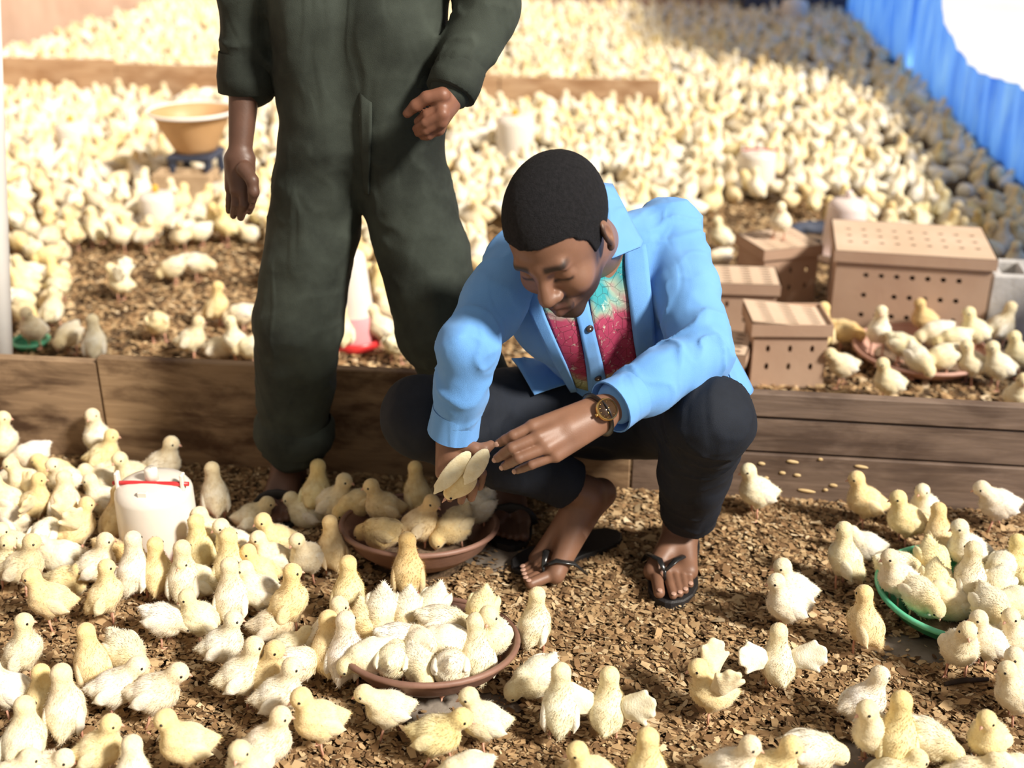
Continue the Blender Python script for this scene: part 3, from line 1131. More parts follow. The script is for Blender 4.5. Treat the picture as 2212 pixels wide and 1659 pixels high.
def nails(tips, dirs, norms, size=(0.0065, 0.005, 0.0018)):
    ps = []
    for t, d, n in zip(tips, dirs, norms):
        d = unit(d); n = unit(n - (np.asarray(n) @ d) * d)
        R = np.stack([d, np.cross(n, d), n], 1)
        ps.append(sphere(t, size, 10, 6, R))
    return join(ps)


# ---------------------------------------------------------------- crouching man
ankL = np.array([0.100, 2.285, 0.092]); kneeL = np.array([0.128, 2.035, 0.470])
hipL = np.array([0.055, 2.42, 0.30])
ankR = np.array([-0.108, 2.245, 0.175]); kneeR = np.array([-0.430, 2.110, 0.405])
hipR = np.array([-0.105, 2.42, 0.30])
shR = Pz(1120, 560, 2.34); shL = Pz(1448, 494, 2.45)
elR = Pz(1012, 752, 2.19); wrR = Pz(978, 938, 2.30)
elL = Pz(1515, 765, 2.25); wrL = Pz(1296, 893, 2.115)
HC = np.array([-0.161, 2.022, 0.834]) + RT * 0.005 - UPV * 0.012
hF, hL_, hU = unit([-0.238, -0.795, -0.558]), unit([0.906, -0.389, 0.168]), unit([-0.35, -0.466, 0.813])
HS = 1.08
HM = np.stack([hF, hL_, hU], 1)
H2W = lambda x, y, z: HC + HS * (HM @ np.array([x, y, z]))
pel = (hipL + hipR) / 2 + np.array([0, 0.01, 0.03])
nbase = (shL + shR) / 2 + np.array([-0.005, -0.03, 0.02])
sax = unit(shL - shR)

man = thing('person', (-0.05, 2.25, 0.0), 'man crouching in light blue shirt and dark trousers, reaching toward a feeding pan', 'person')

# --- body: head, hands, feet and what joins them, one mesh
head = SDF(0.04)
S_ = HS
def he(c, r, k=0.012, R=None): head.ell(H2W(*c), np.array(r) * S_, HM if R is None else HM @ R, k * S_)
def hcn(a, b, r1, r2, k=0.008): head.cone(H2W(*a), H2W(*b), r1 * S_, r2 * S_, k * S_)
he((-0.014, 0, 0.034), (0.100, 0.077, 0.088), 0.0)
he((0.030, 0, -0.018), (0.064, 0.060, 0.084), 0.03)
he((0.034, 0, -0.072), (0.050, 0.047, 0.042), 0.025)
hcn((0.074, -0.008, -0.102), (0.074, 0.008, -0.102), 0.017, 0.017, 0.02)
hcn((0.082, -0.036, 0.016), (0.087, 0.0, 0.012), 0.011, 0.010, 0.014)
hcn((0.087, 0.0, 0.012), (0.082, 0.036, 0.016), 0.010, 0.011, 0.014)
for s in (-1, 1):
    head.cut_ell(H2W(0.099, s * 0.033, -0.004), 0.016 * S_, None, 0.012)
    he((0.0735, s * 0.032, -0.006), (0.0140, 0.0165, 0.0125), 0.004)
    he((0.064, s * 0.040, -0.036), (0.024, 0.022, 0.022), 0.02)
    he((0.098, s * 0.0135, -0.040), (0.0120, 0.0090, 0.0090), 0.006)
    Re = rotz(s * 0.35) @ roty(0.15)
    he((-0.006, s * 0.0785, -0.010), (0.0175, 0.0075, 0.030), 0.004, Re)
    head.cut_ell(H2W(-0.003, s * 0.0865, -0.006), np.array((0.0095, 0.006, 0.017)) * S_, HM @ Re, 0.003)
    he((-0.001, s * 0.078, -0.035), (0.009, 0.006, 0.008), 0.004)
hcn((0.090, 0, 0.008), (0.110, 0, -0.034), 0.0085, 0.0125, 0.010)
he((0.109, 0, -0.038), (0.0125, 0.0125, 0.0105), 0.006)
he((0.088, 0, -0.066), (0.013, 0.026, 0.018), 0.012)
hcn((0.0920, -0.0195, -0.0695), (0.100, 0, -0.0625), 0.0055, 0.0075, 0.004)
hcn((0.100, 0, -0.0625), (0.0920, 0.0195, -0.0695), 0.0075, 0.0055, 0.004)
hcn((0.0905, -0.0175, -0.0770), (0.0980, 0, -0.0795), 0.0065, 0.0095, 0.004)
hcn((0.0980, 0, -0.0795), (0.0905, 0.0175, -0.0770), 0.0095, 0.0065, 0.004)
head.cone(H2W(-0.035, 0, -0.06), nbase + np.array([0, 0.02, -0.03]), 0.056 * S_, 0.066, 0.03)
HV, HF = head.mesh(0.0027)
loc = ((HV - HC) @ HM) / HS
x_, y_, z_ = loc.T
hcol = np.tile(SK1, (len(HV), 1))
hcol *= (1 + 0.10 * vnoise(HV * 30))[:, None]
def stain(mask, c, w=1.0):
    global hcol
    m = (np.clip(mask, 0, 1) * w)[:, None]
    hcol = hcol * (1 - m) + np.asarray(c) * m
sm_ = lambda v, a, b: np.clip((v - a) / (b - a), 0, 1)
beard = sm_(-z_, 0.045, 0.07) * sm_(x_, -0.01, 0.02) * sm_(np.abs(y_) + np.clip(-z_ - 0.08, 0, 1) * 2 + 0.02 * (x_ > 0.088), 0.020, 0.036)
beard = np.maximum(beard, sm_(-z_, 0.084, 0.094) * sm_(x_, 0.03, 0.05))
side = sm_(x_, -0.005, 0.006) * sm_(-x_, -0.040, -0.024) * sm_(np.abs(y_), 0.05, 0.06) * sm_(z_, -0.075, -0.05)
must = sm_(-np.abs(z_ + 0.0540), -0.011, -0.005) * sm_(x_, 0.085, 0.092) * sm_(-np.abs(y_), -0.028, -0.022)
brow = sm_(-np.abs(z_ - 0.020), -0.0075, -0.003) * sm_(x_, 0.065, 0.075) * sm_(np.abs(y_), 0.010, 0.016) * sm_(-np.abs(y_), -0.053, -0.046)
stain(np.maximum(beard, side), (0.022, 0.013, 0.010), 0.85)
stain(must, (0.022, 0.014, 0.011), 0.85)
stain(brow, (0.014, 0.010, 0.009), 0.92)
lips = sm_(-np.abs(z_ + 0.070), -0.015, -0.010) * sm_(x_, 0.093, 0.097) * sm_(-np.abs(y_), -0.022, -0.016)
stain(lips, (0.12, 0.052, 0.042), 0.7)
lash = sm_(-np.abs(z_ + 0.0125), -0.0045, -0.001) * sm_(x_, 0.070, 0.074) * sm_(np.abs(y_), 0.014, 0.018) * sm_(-np.abs(y_), -0.050, -0.046)
stain(lash, (0.02, 0.012, 0.01), 0.9)

hands = SDF(0.03)
# left hand (with the watch), fingers towards the lower left
kn = [Pz(1150, 921, 2.075), Pz(1163, 944, 2.060), Pz(1181, 966, 2.060), Pz(1201, 984, 2.072)]
pi_ = [Pz(1108, 941, 2.070), Pz(1106, 968, 2.052), Pz(1120, 990, 2.052), Pz(1148, 1004, 2.068)]
ti = [Pz(1078, 957, 2.085), Pz(1074, 990, 2.085), Pz(1090, 1007, 2.088), Pz(1118, 1016, 2.095)]
hand_sdf(hands, wrL, kn, pi_, ti, [Pz(1250, 915, 2.135), Pz(1185, 945, 2.145), Pz(1140, 968, 2.140), Pz(1100, 972, 2.125)])
hands.cone(elL, wrL, 0.040, 0.027, 0.01)
tipsL, dirL = [ti[0], ti[1]], [ti[0] - pi_[0], ti[1] - pi_[1]]
# right hand, hanging down over the pan and closed on the small chick
kr = [Pz(1012, 1000, 2.290), Pz(992, 1016, 2.285), Pz(972, 1024, 2.290), Pz(954, 1022, 2.302)]
pr_ = [Pz(1041, 1022, 2.292), Pz(1024, 1046, 2.288), Pz(1000, 1056, 2.290), Pz(972, 1054, 2.300)]
tr_ = [Pz(1036, 1052, 2.318), Pz(1018, 1076, 2.318), Pz(996, 1082, 2.318), Pz(972, 1078, 2.322)]
hand_sdf(hands, wrR, kr, pr_, tr_, [Pz(995, 960, 2.285), Pz(1025, 970, 2.275), Pz(1046, 970, 2.275), Pz(1060, 961, 2.285)])
hands.cone(elR, wrR, 0.040, 0.027, 0.01)
NV, NF = hands.mesh(0.0027)
ncol = np.tile(SK1, (len(NV), 1)) * (1.02 + 0.12 * vnoise(NV * 45))[:, None]
for kk in kn + kr + pi_ + pr_:
    m = np.clip(1 - np.linalg.norm(NV - kk, axis=1) / 0.016, 0, 1)[:, None] * 0.35
    ncol = ncol * (1 - m) + SK1 * 0.62 * m

feet = SDF(0.03)
SOL = 0.020
def foot(bl_in, bl_out, heel, ank, toes, lift=0.0):
    """ball inner/outer, heel, ankle, list of (root, tip, r)"""
    for q, w in ((bl_in, 0.55), (bl_out, 0.45)):
        feet.cone(ank + np.array([0, 0, -0.010]), q, 0.036, 0.017, 0.02)
        feet.cone(heel, q, 0.027, 0.014, 0.016)
    feet.cone(ank, heel, 0.036, 0.029, 0.015)
    feet.cone(bl_in, bl_out, 0.0165, 0.0145, 0.012)
    for a, b, r in toes:
        feet.cone(a, b, r, r * 0.88, 0.004)
tipsF = []
# left foot (image right)
tl_px = [(1424, 1284, .0135), (1454, 1290, .0098), (1468, 1286, .0094), (1480, 1279, .0090), (1491, 1266, .0085)]
tLt = [G(x, y, SOL + r * 0.9) + np.array([0, 0.006, 0]) for x, y, r in tl_px]
bi, bo = np.array([0.042, 2.178, SOL + 0.016]), np.array([0.116, 2.190, SOL + 0.014])
tLr = [bi + (bo - bi) * f + np.array([0, 0.004, 0]) for f in (0.06, 0.36, 0.58, 0.80, 0.98)]
foot(bi, bo, np.array([0.104, 2.345, SOL + 0.028]), ankL, [(a, b, r[2]) for a, b, r in zip(tLr, tLt, tl_px)])
# right foot (image left), on its toes
fd = unit(np.array([-0.785, -0.62, 0]))
fs = np.array([0.62, -0.785, 0])          # towards the camera side (big toe side)
ballc = G(1183, 1222, 0.04)
bi2, bo2 = ballc + fs * 0.030 + [0, 0, .0], ballc - fs * 0.038
bi2[2] = SOL + 0.016; bo2[2] = SOL + 0.016
heelR = np.array([-0.078, 2.282, 0.158])
tR = []
for f, ln, r in ((0.03, 0.060, .0132), (0.32, 0.056, .0100), (0.54, 0.050, .0095), (0.76, 0.044, .009), (0.97, 0.036, .0085)):
    a = bi2 + (bo2 - bi2) * f
    b = a + fd * ln
    b[2] = SOL + r * 0.9
    tR.append((a, b, r))
foot(bi2, bo2, heelR, ankR, tR)
feet.cone(ankL, ankL * 0.55 + kneeL * 0.45, 0.036, 0.045, 0.012)
feet.cone(ankR, ankR * 0.55 + kneeR * 0.45, 0.036, 0.045, 0.012)
FV, FF = feet.mesh(0.0027)
fcol = np.tile(SK1 * 0.92, (len(FV), 1)) * (1 + 0.12 * vnoise(FV * 40))[:, None]
sole = np.clip((0.012 - (FV - heelR) @ unit([-0.35, -0.2, 0.9]) - 0.012) / 0.02, 0, 1) * (FV[:, 2] > 0.07) * (np.linalg.norm(FV - heelR, axis=1) < 0.11)
fcol = fcol * (1 - 0.6 * sole[:, None]) + np.array([0.42, 0.25, 0.18]) * 0.6 * sole[:, None]

# hidden trunk so that head, arms and legs belong to one body
trunk = SDF(0.06)
trunk.cone(pel + sax * 0.05, nbase + sax * 0.06 + [0, 0, -.10], 0.085, 0.080, 0.04)
trunk.cone(pel - sax * 0.05, nbase - sax * 0.06 + [0, 0, -.10], 0.085, 0.080, 0.04)
trunk.cone(nbase + [0, 0, -.06], nbase, 0.07, 0.055, 0.03)
for a, b, c_ in ((shL, elL, wrL), (shR, elR, wrR)):
    trunk.chain([nbase + [0, 0, -.03], a, b, b * 0.5 + c_ * 0.5], [0.06, 0.045, 0.035, 0.03], 0.02)
for a, b, c_ in ((hipL, kneeL, ankL), (hipR, kneeR, ankR)):
    trunk.chain([pel, a, b, b * 0.55 + c_ * 0.45], [0.08, 0.07, 0.05, 0.045], 0.02)
TV, TF = trunk.mesh(0.009)
parts_ = [(HV, HF, hcol), (NV, NF, ncol), (FV, FF, fcol), (TV, TF, np.tile(SK1, (len(TV), 1)))]
off = 0; AV = []; AF = []; AC = []
for V, F, c_ in parts_:
    AV.append(V); AF.append(F + off); AC.append(c_); off += len(V)
part('body', (np.concatenate(AV), np.concatenate(AF).astype(np.int32)), M['skin1'], man, col=np.concatenate(AC))

# --- hair
hz_x = [-0.16, -0.08, -0.045, -0.02, 0.012, 0.028, 0.036, 0.055, 0.078, 0.11]
hz_z = [-0.075, -0.060, -0.035, 0.000, -0.018, -0.016, 0.022, 0.045, 0.056, 0.060]
def hairf(p):
    q = ((p - HC) @ HM) / HS
    c = q - np.array([-0.014, 0, 0.034])
    r = np.array([0.100, 0.077, 0.088]) + 0.0045
    k0 = np.linalg.norm(c / r, axis=1); k1 = np.linalg.norm(c / (r * r), axis=1)
    d = k0 * (k0 - 1) / (k1 + 1e-9)
    # forehead part follows the face block too
    c2 = q - np.array([0.030, 0, -0.018]); r2 = np.array([0.064, 0.060, 0.084]) + 0.003
    k0 = np.linalg.norm(c2 / r2, axis=1); k1 = np.linalg.norm(c2 / (r2 * r2), axis=1)
    d2 = k0 * (k0 - 1) / (k1 + 1e-9)
    h = np.clip(0.5 + 0.5 * (d - d2) / 0.03, 0, 1)
    d = d * (1 - h) + d2 * h - 0.03 * h * (1 - h)
    line = np.interp(q[:, 0], hz_x, hz_z) + 0.010 * np.clip(np.abs(q[:, 1]) / 0.06 - 0.35, 0, 1) * (q[:, 0] > 0.05)
    cut = line - q[:, 2]
    d = np.maximum(d, cut * 0.7) + 0.0007 * vnoise(p * 420)
    return d * HS
hs = SDF(0.04)
hs.fn(hairf, HC - 0.14, HC + 0.14, 0.0)
hv, hf = hs.mesh(0.0027, HC - 0.15, HC + 0.15)
part('hair', (hv, hf.astype(np.int32)), M['hair'], man, label='closely cropped black hair')

# --- trousers
tr = SDF(0.06)
tr.cone(pel + sax * 0.055, pel - sax * 0.055, 0.125, 0.125, 0.03)
tr.cone(hipL + [0, 0.0, 0.0], kneeL, 0.110, 0.080, 0.04)
tr.cone(hipR, kneeR, 0.110, 0.080, 0.04)
tr.cone(kneeL + [0, .012, -.01], kneeL * 0.5 + ankL * 0.5 + [0.0, 0.012, 0], 0.079, 0.072, 0.02)
tr.cone(kneeL * 0.5 + ankL * 0.5 + [0.0, 0.012, 0], kneeL * 0.12 + ankL * 0.88 + [0.006, 0.0, 0.0], 0.072, 0.062, 0.015)
tr.cone(kneeR, kneeR * 0.5 + ankR * 0.5, 0.079, 0.070, 0.02)
tr.cone(kneeR * 0.5 + ankR * 0.5, kneeR * 0.10 + ankR * 0.90, 0.070, 0.056, 0.015)
tr.cone(pel + [0, 0.02, -.03], pel + [0, 0.04, -.06], 0.12, 0.11, 0.03)
def hem_cut(s, ank, knee, t, rad):
    u = unit(ank - knee)
    h0 = knee + (ank - knee) * t
    f = lambda p: np.maximum(-((p - h0) @ u), np.linalg.norm(p - h0 - u * 0.05, axis=1) - rad)
    s.fn(f, h0 - 0.16, h0 + 0.16, -0.004)
hem_cut(tr, ankL + np.array([0.004, 0, 0]), kneeL, 0.88, 0.115)
hem_cut(tr, ankR, kneeR, 0.90, 0.105)
tr.disp = fold_disp([(hipL, kneeL, 1.0, 0.07, 0.006, 70, (10, 0, 8)), (kneeL, ankL, 0.18, 0.09, 0.006, 75, (12, 0, 0)), (kneeL, ankL, 0.8, 0.08, 0.004, 80, (6, 6, 0)),
                     (hipR, kneeR, 0.8, 0.12, 0.005, 60, (0, 12, 5)), (kneeR, ankR, 0.3, 0.12, 0.005, 65, (0, 8, 8))], 0.004, 9)
tv, tf = tr.mesh(0.0050)
part('trousers', (tv, tf.astype(np.int32)), M['trouser1'], man, label='dark navy trousers')

# --- shirt
chest = nbase + np.array([0.01, 0.0, -0.13])
waist = pel + np.array([-0.01, -0.035, 0.11])
shirt_t = SDF(0.06)          # torso only, for laying the front panels
def torso(s):
    for sg in (-1, 1):
        s.cone(pel + sax * 0.065 * sg + [0, 0, 0.00], waist + sax * 0.058 * sg, 0.115, 0.098, 0.03)
        s.cone(waist + sax * 0.058 * sg, chest + sax * 0.074 * sg, 0.098, 0.102, 0.03)
        s.cone(chest + sax * 0.074 * sg, nbase + sax * 0.10 * sg + [0, 0.01, -.045], 0.105, 0.070, 0.03)
    s.cone(nbase + sax * 0.09 + [0, 0.02, -.03], shL, 0.062, 0.062, 0.03)
    s.cone(nbase - sax * 0.09 + [0, 0.02, -.03], shR, 0.062, 0.060, 0.03)
    s.cone(nbase + [0, 0.03, -.05], nbase + [0, 0.02, -.005], 0.075, 0.066, 0.03)
torso(shirt_t)
shirt = SDF(0.06)
torso(shirt)
shirt.chain([shL, elL * 0.5 + shL * 0.5 + [0, .0, 0], elL], [0.065, 0.064, 0.058], 0.02)
shirt.chain([elL, elL * 0.5 + wrL * 0.5, elL * 0.22 + wrL * 0.78], [0.058, 0.053, 0.045], 0.015)
shirt.chain([shR, elR * 0.5 + shR * 0.5, elR], [0.062, 0.059, 0.055], 0.02)
shirt.chain([elR, elR * 0.5 + wrR * 0.5, elR * 0.10 + wrR * 0.90], [0.055, 0.051, 0.046], 0.015)
sfold = [(shL, elL, 0.1, 0.10, 0.005, 55, (22, 0, -18)), (shL, elL, 0.9, 0.09, 0.008, 60, (10, 0, 14)), (elL, wrL, 0.15, 0.09, 0.007, 62, (0, 10, 16)), (elL, wrL, 0.7, 0.08, 0.004, 70, (10, 0, 10)),
         (shR, elR, 0.15, 0.09, 0.005, 60, (16, 0, 12)), (shR, elR, 0.85, 0.09, 0.0055, 62, (0, 8, 14)), (elR, wrR, 0.10, 0.09, 0.005, 64, (8, 0, 8)), (elR, wrR, 0.75, 0.10, 0.003, 60, (10, 10, 0))]
shirt.disp = fold_disp(sfold, 0.0045, 9, (1.3, 1.3, 0.7))
sv, sf = shirt.mesh(0.0046)
# the trousers and skirt of the shirt stay apart: keep only the shirt above the lap
sh_o = part('shirt', (sv, sf.astype(np.int32)), M['shirt'], man, label='light blue long-sleeved shirt')

def cuff(e, w, r0, r1, name='cuff'):
    u = unit(w - e)
    L = np.linalg.norm(w - e)
    pts = [w - u * 0.052, w - u * 0.026, w + u * 0.004]
    a = tube(pts, [r0, r0 * 1.02, r1], 28, False)
    b = tube(pts[::-1], [r1 - 0.003, r0 * 1.02 - 0.003, r0 - 0.003], 28, False)
    return part(name, join([a, b, tube([w + u * 0.003, w + u * 0.0045], [r1, r1 - 0.003], 28, False)]), M['shirt'], sh_o)
cuff(elL, wrL + unit(elL - wrL) * 0.030, 0.046, 0.050)
cuff(elR, wrR + unit(elR - wrR) * 0.010, 0.047, 0.050)

# --- front: printed panels, placket, buttons, collar
def batik():
    m, nt, bs = new_mat('tie dye print')
    v = coords(nt)
    n1 = noise(nt, v, 11, 3, 0.5, 0.6)
    n2 = noise(nt, v, 75, 5, 0.7, 0.8)
    vo = nd(nt, 'ShaderNodeTexVoronoi', feature='DISTANCE_TO_EDGE')
    vo.inputs['Scale'].default_value = 46
    nt.links.new(v, vo.inputs['Vector'])
    sx = nd(nt, 'ShaderNodeSeparateXYZ')
    nt.links.new(v, sx.inputs[0])
    zz = nd(nt, 'ShaderNodeMath', operation='MULTIPLY_ADD')
    nt.links.new(n1, zz.inputs[0])
    zz.inputs[1].default_value = 0.16
    nt.links.new(sx.outputs['Z'], zz.inputs[2])
    mr = nd(nt, 'ShaderNodeMapRange')
    mr.inputs['From Min'].default_value = 0.45
    mr.inputs['From Max'].default_value = 0.82
    nt.links.new(zz.outputs[0], mr.inputs['Value'])
    c = ramp(nt, mr.outputs[0], [(0.0, (0.20, 0.55, 0.45)), (0.10, (0.22, 0.26, 0.10)), (0.24, (0.34, 0.36, 0.20)), (0.30, (0.36, 0.03, 0.09)), (0.68, (0.36, 0.04, 0.10)), (0.74, (0.26, 0.36, 0.28)), (0.79, (0.015, 0.26, 0.30)), (1.0, (0.02, 0.33, 0.38))])
    mx = nd(nt, 'ShaderNodeMix', data_type='RGBA', blend_type='MULTIPLY')
    mx.inputs['Factor'].default_value = 1.0
    nt.links.new(c, mx.inputs['A'])
    nt.links.new(ramp(nt, vo.outputs[0], [(0.0, (0.35, 0.33, 0.33)), (0.04, (1, 1, 1))]), mx.inputs['B'])
    m2 = nd(nt, 'ShaderNodeMix', data_type='RGBA', blend_type='MIX')
    nt.links.new(ramp(nt, n2, [(0.58, (0, 0, 0)), (0.68, (0.8, 0.8, 0.8))]), m2.inputs['Factor'])
    nt.links.new(mx.outputs['Result'], m2.inputs['A'])
    m2.inputs['B'].default_value = (0.55, 0.62, 0.50, 1)
    nt.links.new(m2.outputs['Result'], bs.inputs['Base Color'])
    bs.inputs['Roughness'].default_value = 0.75
    return m
M['batik'] = batik()


def strip(left, right, nu, nv, lift, sdf=shirt_t, z0=2.0, z1=2.75):
    """surface patch between two photo polylines, laid on the torso"""
    def samp(pl, n):
        pl = np.array(pl, float)
        d = np.concatenate([[0], np.cumsum(np.linalg.norm(np.diff(pl, axis=0), axis=1))])
        t = np.linspace(0, d[-1], n)
        return np.stack([np.interp(t, d, pl[:, 0]), np.interp(t, d, pl[:, 1])], 1)
    A, B = samp(left, nv), samp(right, nv)
    w = np.linspace(0, 1, nu)[None, :, None]
    PX = A[:, None] * (1 - w) + B[:, None] * w
    P = sdf.hit(PX[..., 0].ravel(), PX[..., 1].ravel(), z0, z1).reshape(nv, nu, 3)
    # smooth depth a little and lift towards the outside
    for _ in range(3):
        Q = P.copy()
        Q[1:-1] = (P[:-2] + 2 * P[1:-1] + P[2:]) / 4
        P = Q
    N = np.cross(np.gradient(P, axis=1), np.gradient(P, axis=0))
    N /= np.linalg.norm(N, axis=2, keepdims=True) + 1e-9
    flip = np.sign(((CAM - P) * N).sum(2, keepdims=True))
    return P + N * flip * lift

PL = [(1232, 640), (1246, 700), (1258, 760), (1272, 838)]
PR = [(1262, 640), (1275, 700), (1290, 760), (1312, 835)]
part('placket', sheet(strip(PL, PR, 5, 26, 0.0130), 0.003), M['shirt'], sh_o)
part('print_panel', sheet(strip([(1152, 600), (1178, 670), (1206, 740), (1232, 800), (1246, 828)], [(1236, 600), (1240, 670), (1254, 740), (1266, 800), (1274, 836)], 10, 26, 0.0085), 0.003), M['batik'], sh_o, label='pink and olive tie-dye front panel')
part('print_panel', sheet(strip([(1262, 520), (1266, 620), (1276, 700), (1294, 780), (1312, 836)], [(1345, 520), (1345, 560), (1356, 640), (1366, 720), (1378, 800)], 10, 32, 0.0085), 0.003), M['batik'], sh_o, label='teal and pink tie-dye front panel')
part('front_edge', sheet(strip([(1120, 590), (1158, 690), (1200, 775), (1238, 834)], [(1152, 590), (1182, 680), (1212, 750), (1250, 832)], 6, 22, 0.0135), 0.004), M['shirt'], sh_o)
part('front_edge', sheet(strip([(1344, 540), (1356, 640), (1366, 720), (1378, 800)], [(1392, 530), (1402, 640), (1410, 720), (1415, 790)], 6, 22, 0.0135), 0.004), M['shirt'], sh_o)
for bx, by in ((1266, 704), (1287, 803)):
    P3 = strip([(bx - 6, by - 6), (bx - 6, by + 6)], [(bx + 6, by - 6), (bx + 6, by + 6)], 3, 3, 0.017)
    c0 = P3[1, 1]
    n0 = unit(np.cross(P3[1, 2] - P3[1, 0], P3[2, 1] - P3[0, 1]))
    if n0 @ (CAM - c0) < 0: n0 = -n0
    bt = part('button', tube([c0 - n0 * 0.001, c0 + n0 * 0.0015, c0 + n0 * 0.0022], [0.0072, 0.0072, 0.0060], 18), M['button'], sh_o)
    part('thread', tube([c0 + n0 * 0.0022, c0 + n0 * 0.0029], [0.0018, 0.0014], 8), M['white_paint'], bt)

# collar: a band that follows the neck with a large turned-down point on the image right
def collar(pts_top, pts_bot, name):
    n = 14
    def samp(pl):
        pl = np.array(pl, float)
        d = np.concatenate([[0], np.cumsum(np.linalg.norm(np.diff(pl, axis=0), axis=1))])
        t = np.linspace(0, d[-1], n)
        return np.stack([np.interp(t, d, pl[:, k]) for k in range(3)], 1)
    a, b = samp(pts_top), samp(pts_bot)
    w = np.linspace(0, 1, 8)[:, None, None]
    P = a[None] * (1 - w) + b[None] * w
    return part(name, sheet(P, 0.004), M['shirt'], sh_o)
cz = 2.33
collar([Pz(1296, 395, 2.36), Pz(1308, 440, 2.30), Pz(1312, 500, 2.24), Pz(1318, 555, 2.20)],
       [Pz(1322, 398, 2.40), Pz(1352, 455, 2.335), Pz(1392, 530, 2.27), Pz(1322, 558, 2.195)], 'collar')
cN = nbase + np.array([0.0, 0.015, 0.030])
bx_ = unit(np.array([-sax[1], sax[0], 0]))
arc_t = [cN + 0.074 * (math.cos(q) * sax + math.sin(q) * bx_) for q in np.linspace(-0.1, 3.5, 12)]
arc_b = [cN + np.array([0, 0, -0.034]) + 0.094 * (math.cos(q) * sax + math.sin(q) * bx_) for q in np.linspace(-0.1, 3.5, 12)]
collar(arc_t, arc_b, 'collar')

# shirt tails: front flap over the right thigh, back tail behind the left hip
def quad_sheet(c4, nu, nv, wav, th=0.003):
    c4 = [np.asarray(c, float) for c in c4]
    P = np.zeros((nv, nu, 3))
    for i in range(nv):
        v = i / (nv - 1)
        for j in range(nu):
            u = j / (nu - 1)
            p = (c4[0] * (1 - u) + c4[1] * u) * (1 - v) + (c4[3] * (1 - u) + c4[2] * u) * v
            p = p + wav * v * np.array([0.2, -1, 0.3]) * math.sin(u * 7 + v * 2)
            P[i, j] = p
    return sheet(P, th)
part('shirt_tail', sheet(strip([(1104, 778), (1126, 820), (1150, 859)], [(1226, 800), (1238, 812), (1246, 828)], 14, 10, 0.012, sdf=tr, z0=1.9, z1=2.7), 0.003), M['shirt'], sh_o)
part('shirt_tail', quad_sheet([Pz(1540, 735, 2.36), Pz(1590, 770, 2.42), Pz(1625, 840, 2.44), Pz(1598, 885, 2.34)], 12, 10, 0.012), M['shirt'], sh_o)
part('shirt_tail', quad_sheet([Pz(1530, 720, 2.50), Pz(1545, 740, 2.36), Pz(1605, 880, 2.34), Pz(1600, 830, 2.55)], 10, 10, 0.010), M['shirt'], sh_o)

# --- wrist watch
wu = unit(wrL - elL)
wc = wrL + wu * 0.006
wn = unit(CAM - wc)
wn = unit(wn - (wn @ wu) * wu)
ws = np.cross(wn, wu)
ring = [wc + (math.cos(q) * wn * 0.031 + math.sin(q) * ws * 0.033) for q in np.linspace(0, 2 * math.pi, 33)]
def at_watch(name, VF, mat, parent=None):
    V, F = VF
    return part(name, (V, F), mat, parent or wt)
wt = man
wt = at_watch('wristwatch', tube(ring, 0.0095, 8, False, 0.22, up=tuple(wu)), M['strap'])
wt['label'] = 'gold wristwatch with dark dial on black strap'
fc = wc + wn * 0.031
fn_ = unit(wn + 0.15 * unit(CAM - wc))
at_watch('watch_case', join([tube([fc - fn_ * 0.003, fc + fn_ * 0.003, fc + fn_ * 0.0050, fc + fn_ * 0.0060], [0.0195, 0.0205, 0.0202, 0.0178], 40, False, up=tuple(wu)), tube([fc + fn_ * 0.003, fc + fn_ * 0.0060], [0.0174, 0.0178], 40, False, up=tuple(wu))]), M['gold'])
dl = at_watch('watch_dial', tube([fc + fn_ * 0.0020, fc + fn_ * 0.0042], [0.0176, 0.0176], 36, True, up=tuple(wu)), M['dial'])
hs_ = []
for k in range(12):
    q = 2 * math.pi * k / 12
    p = fc + fn_ * 0.0046 + 0.0145 * (math.cos(q) * wu + math.sin(q) * ws)
    hs_.append(box(p, (0.0030, 0.0009, 0.0006), np.stack([math.cos(q) * wu + math.sin(q) * ws, -math.sin(q) * wu + math.cos(q) * ws, fn_], 1)))
for q, ln in ((1.3, 0.012), (3.4, 0.009)):
    dv = math.cos(q) * wu + math.sin(q) * ws
    hs_.append(box(fc + fn_ * 0.0050 + dv * ln / 2, (ln, 0.0010, 0.0006), np.stack([dv, np.cross(fn_, dv), fn_], 1)))
at_watch('watch_marks', join(hs_), M['gold'])
at_watch('crown', tube([fc - wu * 0 + ws * 0.0, fc], [0.001, 0.001], 6) if False else tube([fc + wu * 0.020, fc + wu * 0.0245], [0.0028, 0.0028], 10), M['gold'])
